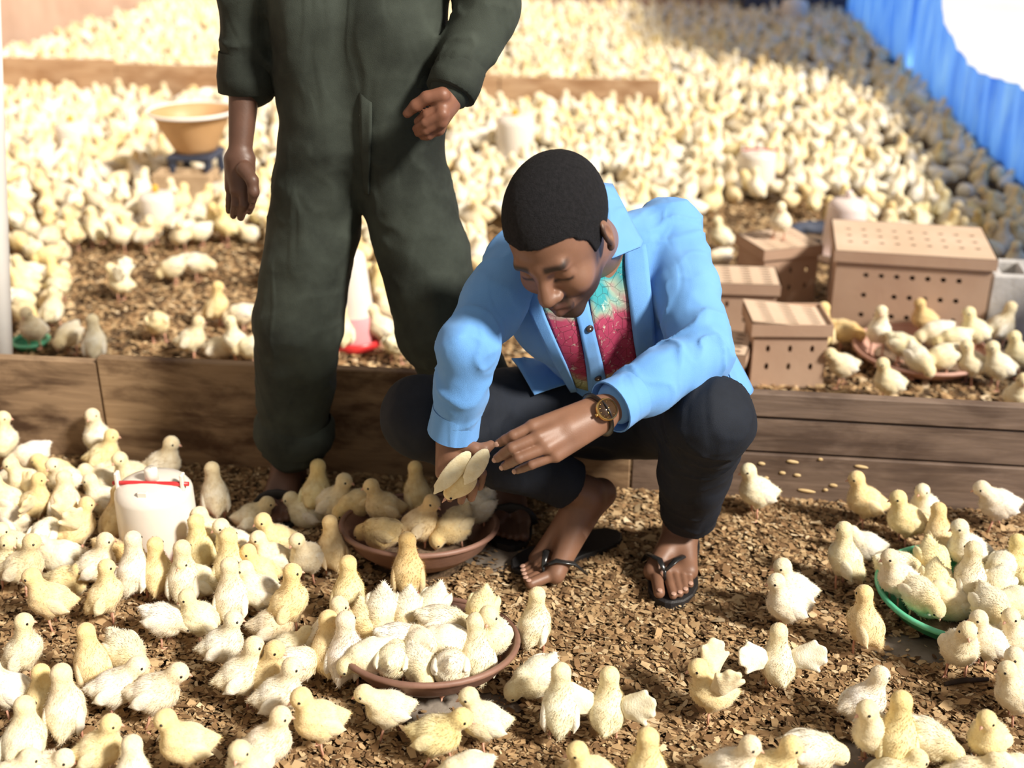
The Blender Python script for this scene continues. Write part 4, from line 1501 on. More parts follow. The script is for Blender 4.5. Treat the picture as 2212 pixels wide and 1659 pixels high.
# --- flip-flops
def flipflop(front, back, width, toe_post, sides, name='sandal'):
    front, back = np.asarray(front, float), np.asarray(back, float)
    ax = back - front; L = np.linalg.norm(ax); ax = ax / L
    sd = np.array([-ax[1], ax[0], 0])
    t = np.linspace(0, 1, 24)
    wprof = np.interp(t, [0, 0.04, 0.12, 0.28, 0.55, 0.8, 0.94, 1.0], [0.12, 0.55, 0.85, 1.0, 0.74, 0.76, 0.60, 0.15]) * width / 2
    rim = [front + ax * L * a + sd * w for a, w in zip(t, wprof)] + [front + ax * L * a - sd * w for a, w in zip(t[::-1], wprof[::-1])]
    n = len(rim)
    V = [(p[0], p[1], 0.001) for p in rim] + [(p[0], p[1], SOL - 0.003) for p in rim]
    cen = (front + back) / 2
    V += [tuple(np.array([cen[0], cen[1], 0]) + (np.array([p[0], p[1], 0]) - np.array([cen[0], cen[1], 0])) * 0.97 + np.array([0, 0, SOL])) for p in rim]
    F = []
    for a in (0, 1):
        for k in range(n):
            k2 = (k + 1) % n
            F.append((a * n + k, a * n + k2, (a + 1) * n + k2, (a + 1) * n + k))
    m = n // 2
    for k in range(m - 1):
        F.append((2 * n + k, 2 * n + k + 1, 2 * n + n - 2 - k, 2 * n + n - 1 - k))
        F.append((n - 1 - k, n - 2 - k, k + 1, k))
    s = part(name, (np.array(V), F), M['rubber'], man, smooth=False, label='black flip-flop')
    part('toe_post', tube([toe_post + [0, 0, -.012], toe_post + [0, 0, .012]], 0.0035, 8), M['strap'], s)
    for q in sides:
        part('strap', tube(q, [0.0045] + [0.0075] * (len(q) - 2) + [0.006], 10, True, 0.45), M['strap'], s)
    return s
tpL = (tLr[0] * 0.35 + tLr[1] * 0.65) * 0.55 + (tLt[0] * 0.45 + tLt[1] * 0.55) * 0.45 + np.array([0, 0, 0.014])
flipflop(G(1442, 1318), (0.112, 2.385, 0), 0.108, tpL,
         [[tpL + [0, 0, .010], tpL + [-0.012, .024, .022], bi + [-0.014, 0.035, 0.020], bi + [-0.022, 0.055, -0.010]],
          [tpL + [0, 0, .010], tpL + [0.022, .020, .026], bo + [-0.010, 0.018, 0.026], bo + [0.016, 0.030, 0.010], bo + [0.020, 0.044, -0.012]]])
tpR = tR[0][0] * 0.3 + tR[0][1] * 0.2 + tR[1][0] * 0.3 + tR[1][1] * 0.2 + np.array([0, 0, 0.012])
flipflop(G(1108, 1243), G(1338, 1163), 0.104, tpR,
         [[tpR + [0, 0, .010], tpR - fd * 0.022 + fs * 0.016 + [0, 0, .026], tpR - fd * 0.055 + fs * 0.034 + [0, 0, .018], tpR - fd * 0.085 + fs * 0.040 + [0, 0, -.016]],
          [tpR + [0, 0, .010], tpR - fd * 0.022 - fs * 0.024 + [0, 0, .026], tpR - fd * 0.05 - fs * 0.052 + [0, 0, .010], tpR - fd * 0.07 - fs * 0.056 + [0, 0, -.016]]])
# nails
nt_, ndr, nn_ = [], [], []
for a, b, r in [(x, y, z[2]) for x, y, z in zip(tLr, tLt, tl_px)] + tR:
    u = unit(b - a)
    n0 = unit(np.array([0, 0, 1.0]) - u * u[2])
    nt_.append(b + n0 * r * 0.80 + u * r * 0.35); ndr.append(u); nn_.append(n0 + u * 0.35)
part('toenails', nails(nt_, ndr, nn_, (0.0065, 0.0058, 0.0016)), M['nail'], man)
nt_, ndr, nn_ = [], [], []
for a, b in zip(pi_, ti):
    u = unit(b - a); n0 = unit(CAM - b); n0 = unit(n0 - (n0 @ u) * u)
    nt_.append(b + n0 * 0.0068 + u * 0.002); ndr.append(u); nn_.append(n0)
part('fingernails', nails(nt_, ndr, nn_, (0.0060, 0.0048, 0.0014)), M['nail'], man)

# ---------------------------------------------------------------- standing man
man2 = thing('person', (-0.58, 2.47, 0.0), 'standing person in dark olive work suit, cropped at the chest, hands at sides', 'person')
aR2 = np.array([-0.832, 2.490, 0.085]); kR2 = np.array([-0.775, 2.475, 0.46]); hR2 = np.array([-0.690, 2.50, 0.83])
aL2 = np.array([-0.300, 2.490, 0.085]); kL2 = np.array([-0.445, 2.470, 0.47]); hL2 = np.array([-0.535, 2.50, 0.83])
for q_ in (aR2, kR2, hR2, aL2, kL2, hL2): q_[1] -= 0.035
pel2 = np.array([-0.610, 2.47, 0.90]); nb2 = np.array([-0.60, 2.485, 1.44])
sR2 = np.array([-0.80, 2.485, 1.38]); sL2 = np.array([-0.40, 2.485, 1.38])
eR2 = atY(532, 120, 2.47); wR2 = atY(518, 345, 2.40)
eL2 = atY(1052, 20, 2.46); wL2 = atY(968, 212, 2.34)
h2 = SDF(0.03)
h2.cone(eR2, wR2, 0.036, 0.023, 0.01)
h2.cone(eL2, wL2, 0.040, 0.027, 0.01)
# hanging hand
Yh = 2.385
hk = [atY(538, 405, Yh), atY(524, 412, Yh - .012), atY(510, 412, Yh - .008), atY(498, 405, Yh + .01)]
hp_ = [atY(545, 430, Yh - .012), atY(527, 442, Yh - .02), atY(509, 442, Yh - .012), atY(496, 432, Yh + .006)]
ht = [atY(538, 456, Yh + .0), atY(520, 470, Yh - .004), atY(504, 466, Yh + .004), atY(494, 456, Yh + .02)]
hand_sdf(h2, wR2, hk, hp_, ht, [atY(528, 365, Yh - .015), atY(545, 390, Yh - .035), atY(548, 415, Yh - .04), atY(545, 432, Yh - .035)])
# bent arm hand, loosely closed
Yk = 2.30
gk = [atY(953, 228, Yk), atY(956, 246, Yk - .012), atY(953, 264, Yk - .008), atY(948, 280, Yk + .006)]
gp = [atY(922, 246, Yk - .004), atY(919, 266, Yk - .012), atY(919, 282, Yk - .008), atY(926, 294, Yk + .002)]
gt = [atY(902, 262, Yk + .016), atY(899, 278, Yk + .012), atY(903, 288, Yk + .012), atY(913, 296, Yk + .014)]
hand_sdf(h2, wL2, gk, gp, gt, [atY(955, 206, Yk + .0), atY(922, 211, Yk - .005), atY(898, 228, Yk - .004), atY(880, 245, Yk + .0)])
v2a, f2a = h2.mesh(0.0032)
c2a = np.tile(SK2, (len(v2a), 1)) * (1.05 + 0.12 * vnoise(v2a * 40))[:, None]
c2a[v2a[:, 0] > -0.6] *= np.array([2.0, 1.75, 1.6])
ft2 = SDF(0.03)
def foot2(a, dr):
    dr = unit(np.array([dr[0], dr[1], 0])); sd = np.array([dr[1], -dr[0], 0])
    heel = a - dr * 0.045; heel[2] = 0.045
    ball = a + dr * 0.115; ball[2] = 0.034
    for sg in (-1, 1):
        ft2.cone(a, ball + sd * 0.028 * sg, 0.034, 0.017, 0.02)
        ft2.cone(heel, ball + sd * 0.028 * sg, 0.027, 0.014, 0.016)
    ft2.cone(a + [0, 0, .12], a, 0.034, 0.034, 0.01)
    ft2.cone(a, heel, 0.034, 0.028, 0.015)
    for i, (o_, ln, r) in enumerate(((0.030, 0.058, .0130), (0.012, 0.056, .0100), (-0.003, 0.050, .0095), (-0.017, 0.042, .009), (-0.030, 0.034, .0085))):
        p = ball + sd * o_ * (1 if a[0] < -0.6 else -1)
        q = p + dr * ln; q[2] = 0.020 + r
        ft2.cone(p, q, r * 1.05, r * 0.9, 0.004)
    return heel, ball, dr, sd
fA = foot2(aR2.copy(), (0.05, -1))
fB = foot2(aL2.copy(), (0.15, -1))
v2b, f2b = ft2.mesh(0.0032)
tk = SDF(0.06)
tk.cone(pel2, nb2 - [0, 0, .12], 0.075, 0.075, 0.04)
tk.cone(nb2 - [0, 0, .10], nb2, 0.07, 0.058, 0.03)
tk.cone(nb2, nb2 + [0, -0.01, .10], 0.056, 0.054, 0.02)
hd2 = nb2 + np.array([0, -0.02, 0.20])
tk.ell(hd2, (0.078, 0.098, 0.115), None, 0.03)
tk.ell(hd2 + [0, -0.02, -.05], (0.062, 0.075, 0.08), None, 0.03)
tk.cone(hd2 + [0, -0.095, 0.0], hd2 + [0, -0.118, -.035], 0.010, 0.015, 0.01)
for sg in (-1, 1):
    tk.ell(hd2 + [sg * 0.08, 0.0, -0.01], (0.010, 0.018, 0.030), None, 0.006)
    tk.cut_ell(hd2 + [sg * 0.032, -0.108, 0.005], 0.016, None, 0.01)
    tk.ell(hd2 + [sg * 0.032, -0.082, 0.002], 0.014, None, 0.004)
tk.cone(hd2 + [-.02, -0.092, -.075], hd2 + [.02, -0.092, -.075], 0.010, 0.010, 0.008)
for a, b in ((sR2, eR2), (sL2, eL2)):
    tk.chain([nb2 - [0, 0, .06], a, b], [0.06, 0.05, 0.040], 0.02)
for a, b, c_ in ((hR2, kR2, aR2), (hL2, kL2, aL2)):
    tk.chain([pel2, a, b, c_], [0.09, 0.075, 0.05, 0.036], 0.02)
v2c, f2c = tk.mesh(0.0075)
parts_ = [(v2a, f2a, c2a), (v2b, f2b, np.tile(SK2 * 1.1, (len(v2b), 1))), (v2c, f2c, np.tile(SK2, (len(v2c), 1)))]
off = 0; AV = []; AF = []; AC = []
for V, F, c_ in parts_:
    AV.append(V); AF.append(F + off); AC.append(c_); off += len(V)
part('body', (np.concatenate(AV), np.concatenate(AF).astype(np.int32)), M['skin2'], man2, col=np.concatenate(AC))
hh = SDF(0.04)
hh.ell(hd2 + [0, 0.012, 0.02], (0.082, 0.096, 0.104), None, 0.0)
hh.cut_ell(hd2 + [0, -0.10, -0.075], (0.12, 0.125, 0.12), None, 0.01)
hv2, hf2 = hh.mesh(0.006)
part('hair', (hv2, hf2.astype(np.int32)), M['hair'], man2)

wk = SDF(0.06)
for sg in (-1, 1):
    wk.cone(pel2 + [sg * 0.062, 0, -0.03], pel2 + [sg * 0.07, 0, 0.20], 0.112, 0.110, 0.03)
    wk.cone(pel2 + [sg * 0.07, 0, 0.20], np.array([-0.60 + sg * 0.09, 2.485, 1.30]), 0.110, 0.115, 0.03)
    wk.cone(np.array([-0.60 + sg * 0.09, 2.485, 1.30]), (sR2 if sg < 0 else sL2) - [0, 0, 0.01], 0.115, 0.075, 0.03)
wk.cone(hR2 + [0.0, 0, 0.01], kR2, 0.102, 0.098, 0.02)
wk.cone(kR2, aR2 + [0.022, 0, 0.075], 0.098, 0.082, 0.02)
wk.cone(hL2 + [0.0, 0, 0.01], kL2, 0.102, 0.098, 0.02)
wk.cone(kL2, aL2 + [0, 0, 0.075], 0.098, 0.084, 0.02)
wk.chain([sR2, sR2 * 0.35 + eR2 * 0.65, eR2 + [0, 0, -0.055]], [0.076, 0.066, 0.056], 0.015)
wk.chain([sL2, eL2], [0.078, 0.066], 0.015)
wk.chain([eL2, eL2 * 0.12 + wL2 * 0.88], [0.064, 0.046], 0.015)
wk.disp = fold_disp([(hR2, kR2, 0.2, 0.16, 0.006, 45, (20, 0, 8)), (kR2, aR2, 0.1, 0.16, 0.006, 50, (14, 0, 0)), (kR2, aR2, 0.85, 0.10, 0.007, 60, (8, 0, 0)),
                     (hL2, kL2, 0.1, 0.18, 0.009, 42, (-22, 0, 8)), (kL2, aL2, 0.1, 0.14, 0.007, 50, (-14, 0, 0)),
                     (eL2, wL2, 0.5, 0.12, 0.006, 60, (12, 0, 8)), (sR2, eR2, 0.95, 0.10, 0.007, 60, (0, 0, 10))], 0.006, 8)
wv2, wf2 = wk.mesh(0.0058)
ws_o = part('work_suit', (wv2, wf2.astype(np.int32)), M['coverall'], man2, label='dark olive work suit')
# front fly, seam, waist seam, pocket and rolled hems
def on_suit(px, lift=0.008, z0=2.4, z1=3.2):
    xs, ys_ = zip(*px)
    P = wk.hit(xs, ys_, z0, z1)
    return P + np.array([unit(CAM - p) * lift for p in P])
def suit_strip(A, B, name, n=20, lift=0.006):
    def samp(pl):
        pl = np.array(pl, float); d = np.concatenate([[0], np.cumsum(np.linalg.norm(np.diff(pl, axis=0), axis=1))]); t = np.linspace(0, d[-1], n)
        return list(zip(np.interp(t, d, pl[:, 0]), np.interp(t, d, pl[:, 1])))
    A_, B_ = np.array(samp(A)), np.array(samp(B))
    cols = [on_suit([tuple(q) for q in A_ * (1 - w) + B_ * w], lift) for w in (0, 0.25, 0.5, 0.75, 1)]
    P = np.stack(cols, 1)
    for _ in range(4):
        Q = P.copy(); Q[1:-1] = (P[:-2] + 2 * P[1:-1] + P[2:]) / 4; P = Q
    return part(name, sheet(P, 0.004), M['coverall'], ws_o)
suit_strip([(772, 8), (775, 130), (778, 300), (788, 420)], [(806, 8), (806, 130), (802, 300), (796, 420)], 'fly_placket', 30)
suit_strip([(850, 60), (850, 130), (850, 190)], [(925, 60), (928, 130), (928, 190)], 'chest_pocket', 12)
bp_ = on_suit([(795, 72)], 0.010)[0]
nb_ = unit(CAM - bp_)
part('snap_button', tube([bp_ - nb_ * .001, bp_ + nb_ * .002, bp_ + nb_ * .003], [0.008, 0.008, 0.005], 16), simple('dull steel', (0.45, 0.43, 0.42), (0.5, 0.48, 0.46), 20, 0.4, 60, 0.0, metal=0.6), ws_o)
for a_, k_ in ((aR2 + [0.022, 0, 0.075], kR2), (aL2 + [0, 0, 0.075], kL2)):
    u = unit(k_ - a_)
    pts = [a_ - u * 0.010, a_ + u * 0.010, a_ + u * 0.045, a_ + u * 0.06]
    part('trouser_hem', join([tube(pts, [0.090, 0.096, 0.094, 0.084], 26, False), tube(pts[:2], [0.084, 0.09], 26, False)]), M['coverall'], ws_o)
u = unit(eR2 - sR2)
e0 = eR2 + np.array([0, 0, -0.06])
part('rolled_sleeve', join([tube([e0 + [0, 0, .07], e0 + [0, 0, .02], e0 + [0, 0, -.012], e0 + [0, 0, -.016]], [0.056, 0.065, 0.065, 0.048], 26, False)]), M['coverall'], ws_o)
u = unit(wL2 - eL2)
part('sleeve_cuff', tube([wL2 - u * 0.075, wL2 - u * 0.04, wL2 - u * 0.012, wL2 - u * 0.010], [0.049, 0.053, 0.051, 0.040], 24, False), M['coverall'], ws_o)

def sandal2(F, nm='sandal'):
    heel, ball, dr, sd = F
    front = ball + dr * 0.075; back = heel - dr * 0.045
    L = np.linalg.norm(front - back)
    t = np.linspace(0, 1, 20)
    wp = np.interp(t, [0, 0.05, 0.15, 0.3, 0.55, 0.8, 0.95, 1], [0.15, 0.6, 0.88, 1, 0.78, 0.78, 0.6, 0.2]) * 0.052
    rim = [front - dr * L * a + sd * w for a, w in zip(t, wp)] + [front - dr * L * a - sd * w for a, w in zip(t[::-1], wp[::-1])]
    n = len(rim)
    V = [(p[0], p[1], 0.001) for p in rim] + [(p[0], p[1], 0.020) for p in rim]
    Fc = [(k, (k + 1) % n, n + (k + 1) % n, n + k) for k in range(n)]
    m = n // 2
    for k in range(m - 1):
        Fc.append((n + k, n + k + 1, n + n - 2 - k, n + n - 1 - k)); Fc.append((n - 1 - k, n - 2 - k, k + 1, k))
    s = part(nm, (np.array(V), Fc), M['rubber'], man2, smooth=False, label='dark sandal')
    b = ball - dr * 0.015
    arc = [b + sd * 0.050 * math.cos(q) + np.array([0, 0, -0.014 + 0.042 * math.sin(q)]) for q in np.linspace(0, math.pi, 9)]
    part('strap', tube(arc, 0.016, 8, True, 0.25, up=tuple(dr)), M['rubber'], s)
sandal2(fA); sandal2(fB)

# ---------------------------------------------------------------- small chick held in the right hand
HELD = (Pz(1000, 1040, 2.270), Pz(1014, 978, 2.245), Pz(938, 1066, 2.245), Pz(1052, 972, 2.240), Pz(1004, 1046, 2.240))

# ================================================================== chicks
def chick_mat():
    m, nt, bs = new_mat('chick down')
    at = nd(nt, 'ShaderNodeAttribute', attribute_name='Col')
    oi = nd(nt, 'ShaderNodeObjectInfo')
    mx = nd(nt, 'ShaderNodeMix', data_type='RGBA', blend_type='MULTIPLY')
    mx.inputs['Factor'].default_value = 1.0
    nt.links.new(at.outputs['Color'], mx.inputs['A'])
    nt.links.new(oi.outputs['Color'], mx.inputs['B'])
    v = coords(nt)
    f = noise(nt, v, 55, 4, 0.6)
    m2 = nd(nt, 'ShaderNodeMix', data_type='RGBA', blend_type='MULTIPLY')
    m2.inputs['Factor'].default_value = 1.0
    nt.links.new(mx.outputs['Result'], m2.inputs['A'])
    nt.links.new(ramp(nt, f, [(0.3, (0.90, 0.84, 0.74)), (0.6, (1, 1, 1))]), m2.inputs['B'])
    nt.links.new(m2.outputs['Result'], bs.inputs['Base Color'])
    bs.inputs['Roughness'].default_value = 0.95
    bs.inputs['Specular IOR Level'].default_value = 0.1
    bs.inputs['Sheen Weight'].default_value = 0.25
    bs.inputs['Sheen Roughness'].default_value = 0.6
    bump(nt, bs, noise(nt, coords(nt, (0.5, 1, 1)), 260, 3, 0.7), 0.45, 0.004)
    return m


M['down'] = chick_mat()
M['beak'] = simple('pink beak', (0.62, 0.34, 0.24), (0.70, 0.42, 0.30), 60, 0.5, 100, 0.05)
M['shank'] = simple('pink shank', (0.62, 0.30, 0.20), (0.72, 0.40, 0.28), 80, 0.6, 200, 0.3)
M['eye'] = simple('black eye', (0.008, 0.006, 0.005), (0.012, 0.01, 0.008), 10, 0.15, 50, 0.0)

CREAM = np.array([0.86, 0.765, 0.54])
YELL = np.array([0.84, 0.69, 0.38])
WHITE = np.array([0.88, 0.84, 0.72])


def build_chick(pitch=8, hb=0.072, neck=(0.010, 0, 0.034), head_yaw=0, head_pitch=-8, wing='fold', legs='stand', tail=16, fat=1.0, res=0.0028, tufts=1500, sit=False, low=False):
    """returns dict of local meshes; chick faces +x, stands on z=0"""
    R = roty(-math.radians(pitch))
    C0 = np.array([0, 0, hb])
    B = lambda x, y, z: C0 + R @ np.array([x, y, z])
    s = SDF(0.03)
    s.ell(C0, (0.045, 0.038 * fat, 0.039 * fat), R, 0.01)
    s.cone(B(0.024, 0, -0.003), B(0.026, 0, 0.006), 0.031 * fat, 0.027 * fat, 0.012)
    s.cone(B(-0.03, 0, 0.003), B(-0.040, 0, 0.008), 0.027 * fat, 0.017, 0.012)
    ta = math.radians(tail)
    tl = B(-0.040, 0, 0.010)
    s.cone(tl, tl + R @ np.array([-0.020 * math.cos(ta), 0, 0.020 * math.sin(ta)]), 0.012, 0.005, 0.010)
    nb = B(0.030, 0, 0.016)
    hc = nb + np.asarray(neck, float)
    s.cone(nb, hc, 0.0235, 0.0175, 0.012)
    hy, hp = math.radians(head_yaw), math.radians(head_pitch)
    hd = np.array([math.cos(hy) * math.cos(hp), math.sin(hy) * math.cos(hp), math.sin(hp)])
    hl = np.array([-math.sin(hy), math.cos(hy), 0])
    hu = np.cross(hd, hl)
    HR = np.stack([hd, hl, hu], 1)
    s.ell(hc + hd * 0.003, (0.0222, 0.0190, 0.0190), HR, 0.008)
    s.cone(hc + hd * 0.010 - hu * 0.003, hc + hd * 0.017 - hu * 0.004, 0.010, 0.006, 0.006)
    lg = []
    if not sit:
        for sd in (-1, 1):
            hip = B(-0.002, sd * 0.019, -0.014)
            fwd = 0.0
            if legs == 'walk': fwd = 0.020 * sd
            if legs == 'wide': fwd = 0.006 * sd
            kn = np.array([hip[0] + 0.006 + fwd * 0.5, sd * 0.019, max(hip[2] - 0.020, 0.030)])
            s.cone(hip, kn, 0.016, 0.0065, 0.010)
            ft = np.array([kn[0] - 0.004 + fwd * 0.8, sd * 0.020, 0.004])
            lg.append((kn, ft))
    V, F = s.mesh(res)
    N = vnormals(V, F)
    def colour(P):
        dh = np.linalg.norm(P - hc, axis=1)
        w = np.clip(1.25 - dh / 0.055, 0, 1)
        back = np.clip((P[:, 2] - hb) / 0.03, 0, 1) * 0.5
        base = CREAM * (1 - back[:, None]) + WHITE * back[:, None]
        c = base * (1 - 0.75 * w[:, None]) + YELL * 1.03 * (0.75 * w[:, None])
        n = vnoise(P * 70)[:, None] * 0.05
        return np.clip(c * (1 + n), 0, 0.95)
    out = {}
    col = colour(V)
    if tufts and not low:
        rs = np.random.default_rng(5)
        a = rs.integers(0, len(F), tufts)
        P = V[F[a]].mean(1)
        Nn = N[F[a]].mean(1)
        Nn /= np.linalg.norm(Nn, axis=1, keepdims=True) + 1e-9
        back = np.array([-1, 0, -0.35]) + rs.normal(0, 0.35, (tufts, 3))
        T = back - (back * Nn).sum(1, keepdims=True) * Nn
        T /= np.linalg.norm(T, axis=1, keepdims=True) + 1e-9
        D = T * 0.9 + Nn * rs.uniform(0.15, 0.7, (tufts, 1))
        D /= np.linalg.norm(D, axis=1, keepdims=True)
        Sd = np.cross(T, Nn)
        nearh = np.linalg.norm(P - hc, axis=1) < 0.026
        ln = rs.uniform(0.005, 0.0105, (tufts, 1)) * np.where(nearh, 0.45, 1.0)[:, None]
        wd = rs.uniform(0.0007, 0.0014, (tufts, 1))
        TV = np.stack([P - Sd * wd - Nn * 0.001, P + Sd * wd - Nn * 0.001, P + D * ln], 1).reshape(-1, 3)
        TF = (np.arange(tufts * 3).reshape(-1, 3) + len(V)).astype(np.int32)
        tc = np.repeat(colour(P) * 1.02, 3, axis=0)
        allV = np.concatenate([V, TV])
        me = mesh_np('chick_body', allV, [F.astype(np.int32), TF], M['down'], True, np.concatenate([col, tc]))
        try:
            me.normals_split_custom_set_from_vertices([tuple(n) for n in np.concatenate([N, np.repeat(Nn, 3, axis=0)])])
        except Exception:
            pass
    else:
        me = mesh_np('chick_body', V, F.astype(np.int32), M['down'], True, col)
    out['body'] = me
    out['VFc'] = (V, F, col)
    wings = []
    for sd in (-1, 1):
        w = SDF(0.03)
        if wing == 'fold':
            WR = R @ rotz(math.radians(-4 * sd)) @ roty(math.radians(-10))
            cc = B(-0.011, sd * 0.0296 * fat, 0.005)
            w.ell(cc, (0.029, 0.0098, 0.0185), WR, 0.004)
            tip = cc + WR @ np.array([-0.037, -sd * 0.004, -0.001])
            w.cone(cc + WR @ np.array([-0.020, 0, 0.0]), tip, 0.0075, 0.0020, 0.006)
            w.cone(cc + WR @ np.array([-0.018, 0, -0.007]), tip + WR @ np.array([0.010, 0, -0.010]), 0.006, 0.0018, 0.005)
        else:
            up = 1.0 if wing == 'up' else 0.35
            sh = B(0.006, sd * 0.026, 0.014)
            dirv = np.array([-0.25, sd * (0.75 if wing != 'up' else 0.38), up])
            dirv /= np.linalg.norm(dirv)
            fw = np.cross(dirv, [0, sd, 0.2]); fw /= np.linalg.norm(fw)
            nn = np.cross(dirv, fw)
            WR = np.stack([dirv, fw, nn], 1)
            w.ell(sh + dirv * 0.036, (0.046, 0.028, 0.0055), WR, 0.004)
            for q, ln in ((-0.6, 0.066), (-0.25, 0.074), (0.1, 0.074), (0.45, 0.066)):
                dd = dirv * math.cos(q) + fw * math.sin(q) * (-1 if sd > 0 else 1)
                w.cone(sh + dirv * 0.02, sh + dd * ln, 0.008, 0.0035, 0.014)
        WV, WF = w.mesh(0.0026 if not low else 0.006)
        wc = np.clip((WHITE * 0.55 + CREAM * 0.45) * (1 + vnoise(WV * np.array([60, 60, 160]))[:, None] * 0.05) * 1.0, 0, 0.95)
        wings.append(mesh_np('chick_wing', WV, WF.astype(np.int32), M['down'], True, wc))
    out['wing'] = wings
    bp = hc + hd * 0.021 - hu * 0.003
    out['beak'] = mesh_np('chick_beak', *join([tube([bp, bp + hd * 0.006 - hu * 0.0006, bp + hd * 0.0115 - hu * 0.0035], [0.0046, 0.0034, 0.0006], 8)]), M['beak'])
    out['eye'] = [mesh_np('chick_eye', *sphere(hc + hd * 0.0105 + hl * sd * 0.0168 + hu * 0.0035, (0.0034, 0.0034, 0.0034), 10, 7), M['eye']) for sd in (-1, 1)]
    out['leg'] = []
    for kn, ft in lg:
        ps = [tube([kn + [0, 0, .004], kn * 0.5 + ft * 0.5 + [0.001, 0, 0], ft], [0.0036, 0.0027, 0.0030], 7)]
        for q, ln in ((-0.55, 0.019), (0.0, 0.023), (0.55, 0.019), (math.pi, 0.010)):
            e = ft + np.array([math.cos(q), math.sin(q), 0]) * ln
            e[2] = 0.0015
            ps.append(tube([ft, ft * 0.4 + e * 0.6 + [0, 0, .001], e], [0.0027, 0.0021, 0.0009], 6))
        out['leg'].append(mesh_np('chick_leg', *join(ps), M['shank']))
    return out


POSE = {
    'a': dict(pitch=18, hb=0.080, neck=(0.010, 0, 0.040)),
    't': dict(pitch=42, hb=0.084, neck=(0.004, 0, 0.048), head_pitch=-4, tail=-10),
    'p': dict(pitch=-16, hb=0.076, neck=(0.030, 0, -0.016), head_pitch=-55),
    's': dict(pitch=4, hb=0.036, neck=(0.016, 0, 0.022), sit=True, fat=1.06),
    'w': dict(pitch=8, hb=0.080, neck=(0.028, 0, 0.026), legs='walk', head_pitch=-10),
    'f': dict(pitch=24, hb=0.080, neck=(0.016, 0, 0.036), wing='up', legs='wide'),
    'v': dict(pitch=30, neck=(0.006, 0, 0.044), wing='out', legs='wide', hb=0.076),
    'l': dict(pitch=18, hb=0.078, neck=(0.010, 0.010, 0.036), head_yaw=65),
    'r': dict(pitch=18, hb=0.078, neck=(0.010, -0.010, 0.036), head_yaw=-65),
    'b': dict(pitch=-30, hb=0.074, neck=(0.026, 0, -0.022), head_pitch=-70, tail=30),
    'x': dict(pitch=26, hb=0.070, neck=(0.006, 0, 0.040), head_pitch=-20, tail=-4, fat=1.05),
}
POSE_TXT = {'a': 'standing', 't': 'stretched tall', 'p': 'pecking', 's': 'resting', 'w': 'walking', 'f': 'flapping raised wings',
            'v': 'spreading its wings', 'l': 'glancing sideways', 'r': 'glancing sideways', 'b': 'bending head down', 'x': 'sitting upright'}
CH = {k: build_chick(**v) for k, v in POSE.items()}
TINT = {'c': ((1.0, 1.0, 1.0), 'cream'), 'y': ((1.02, 0.95, 0.72), 'yellow'), 'w': ((1.02, 1.05, 1.16), 'white'),
        'o': ((0.99, 0.88, 0.68), 'orange-tinged'), 'g': ((0.82, 0.78, 0.74), 'greyish'), 'b': ((0.86, 0.72, 0.50), 'tan')}


def face_txt(a):
    a %= 360
    if a < 30 or a >= 330: return 'facing right'
    if a < 60: return 'facing away right'
    if a < 120: return 'seen from behind'
    if a < 150: return 'facing away left'
    if a < 210: return 'facing left'
    if a < 240: return 'facing front left'
    if a < 300: return 'facing the camera'
    return 'facing front right'


NCH = [0]
def place_chick(x, y, z, heading, pose, tint, scale, label, group, parts=True):
    d = CH[pose]
    t = thing('chick', (x, y, z), label, 'chick', group, math.radians(heading))
    t.scale = (scale * 0.93, scale * 1.02, scale)
    tc = TINT[tint][0]
    j = RNG.uniform(0.95, 1.03)
    col = (tc[0] * j, tc[1] * j * RNG.uniform(0.98, 1.02), tc[2] * j * RNG.uniform(0.93, 1.06), 1)
    b = obj('body', d['body'], t); b.color = col
    for m in d['wing']:
        w = obj('wing', m, t); w.color = (min(col[0], 1), min(col[1], 1.02), min(col[2] * 1.02, 1.1), 1)
    for m in d['leg']: obj('leg', m, t)
    if parts:
        obj('beak', d['beak'], t)
        for m in d['eye']: obj('eye', m, t)
    NCH[0] += 1
    return t


ORD = ['first', 'second', 'third', 'fourth', 'fifth', 'sixth', 'seventh', 'eighth', 'ninth', 'tenth', 'eleventh', 'twelfth', 'thirteenth', 'fourteenth', 'fifteenth', 'sixteenth', 'seventeenth', 'eighteenth', 'nineteenth', 'twentieth']

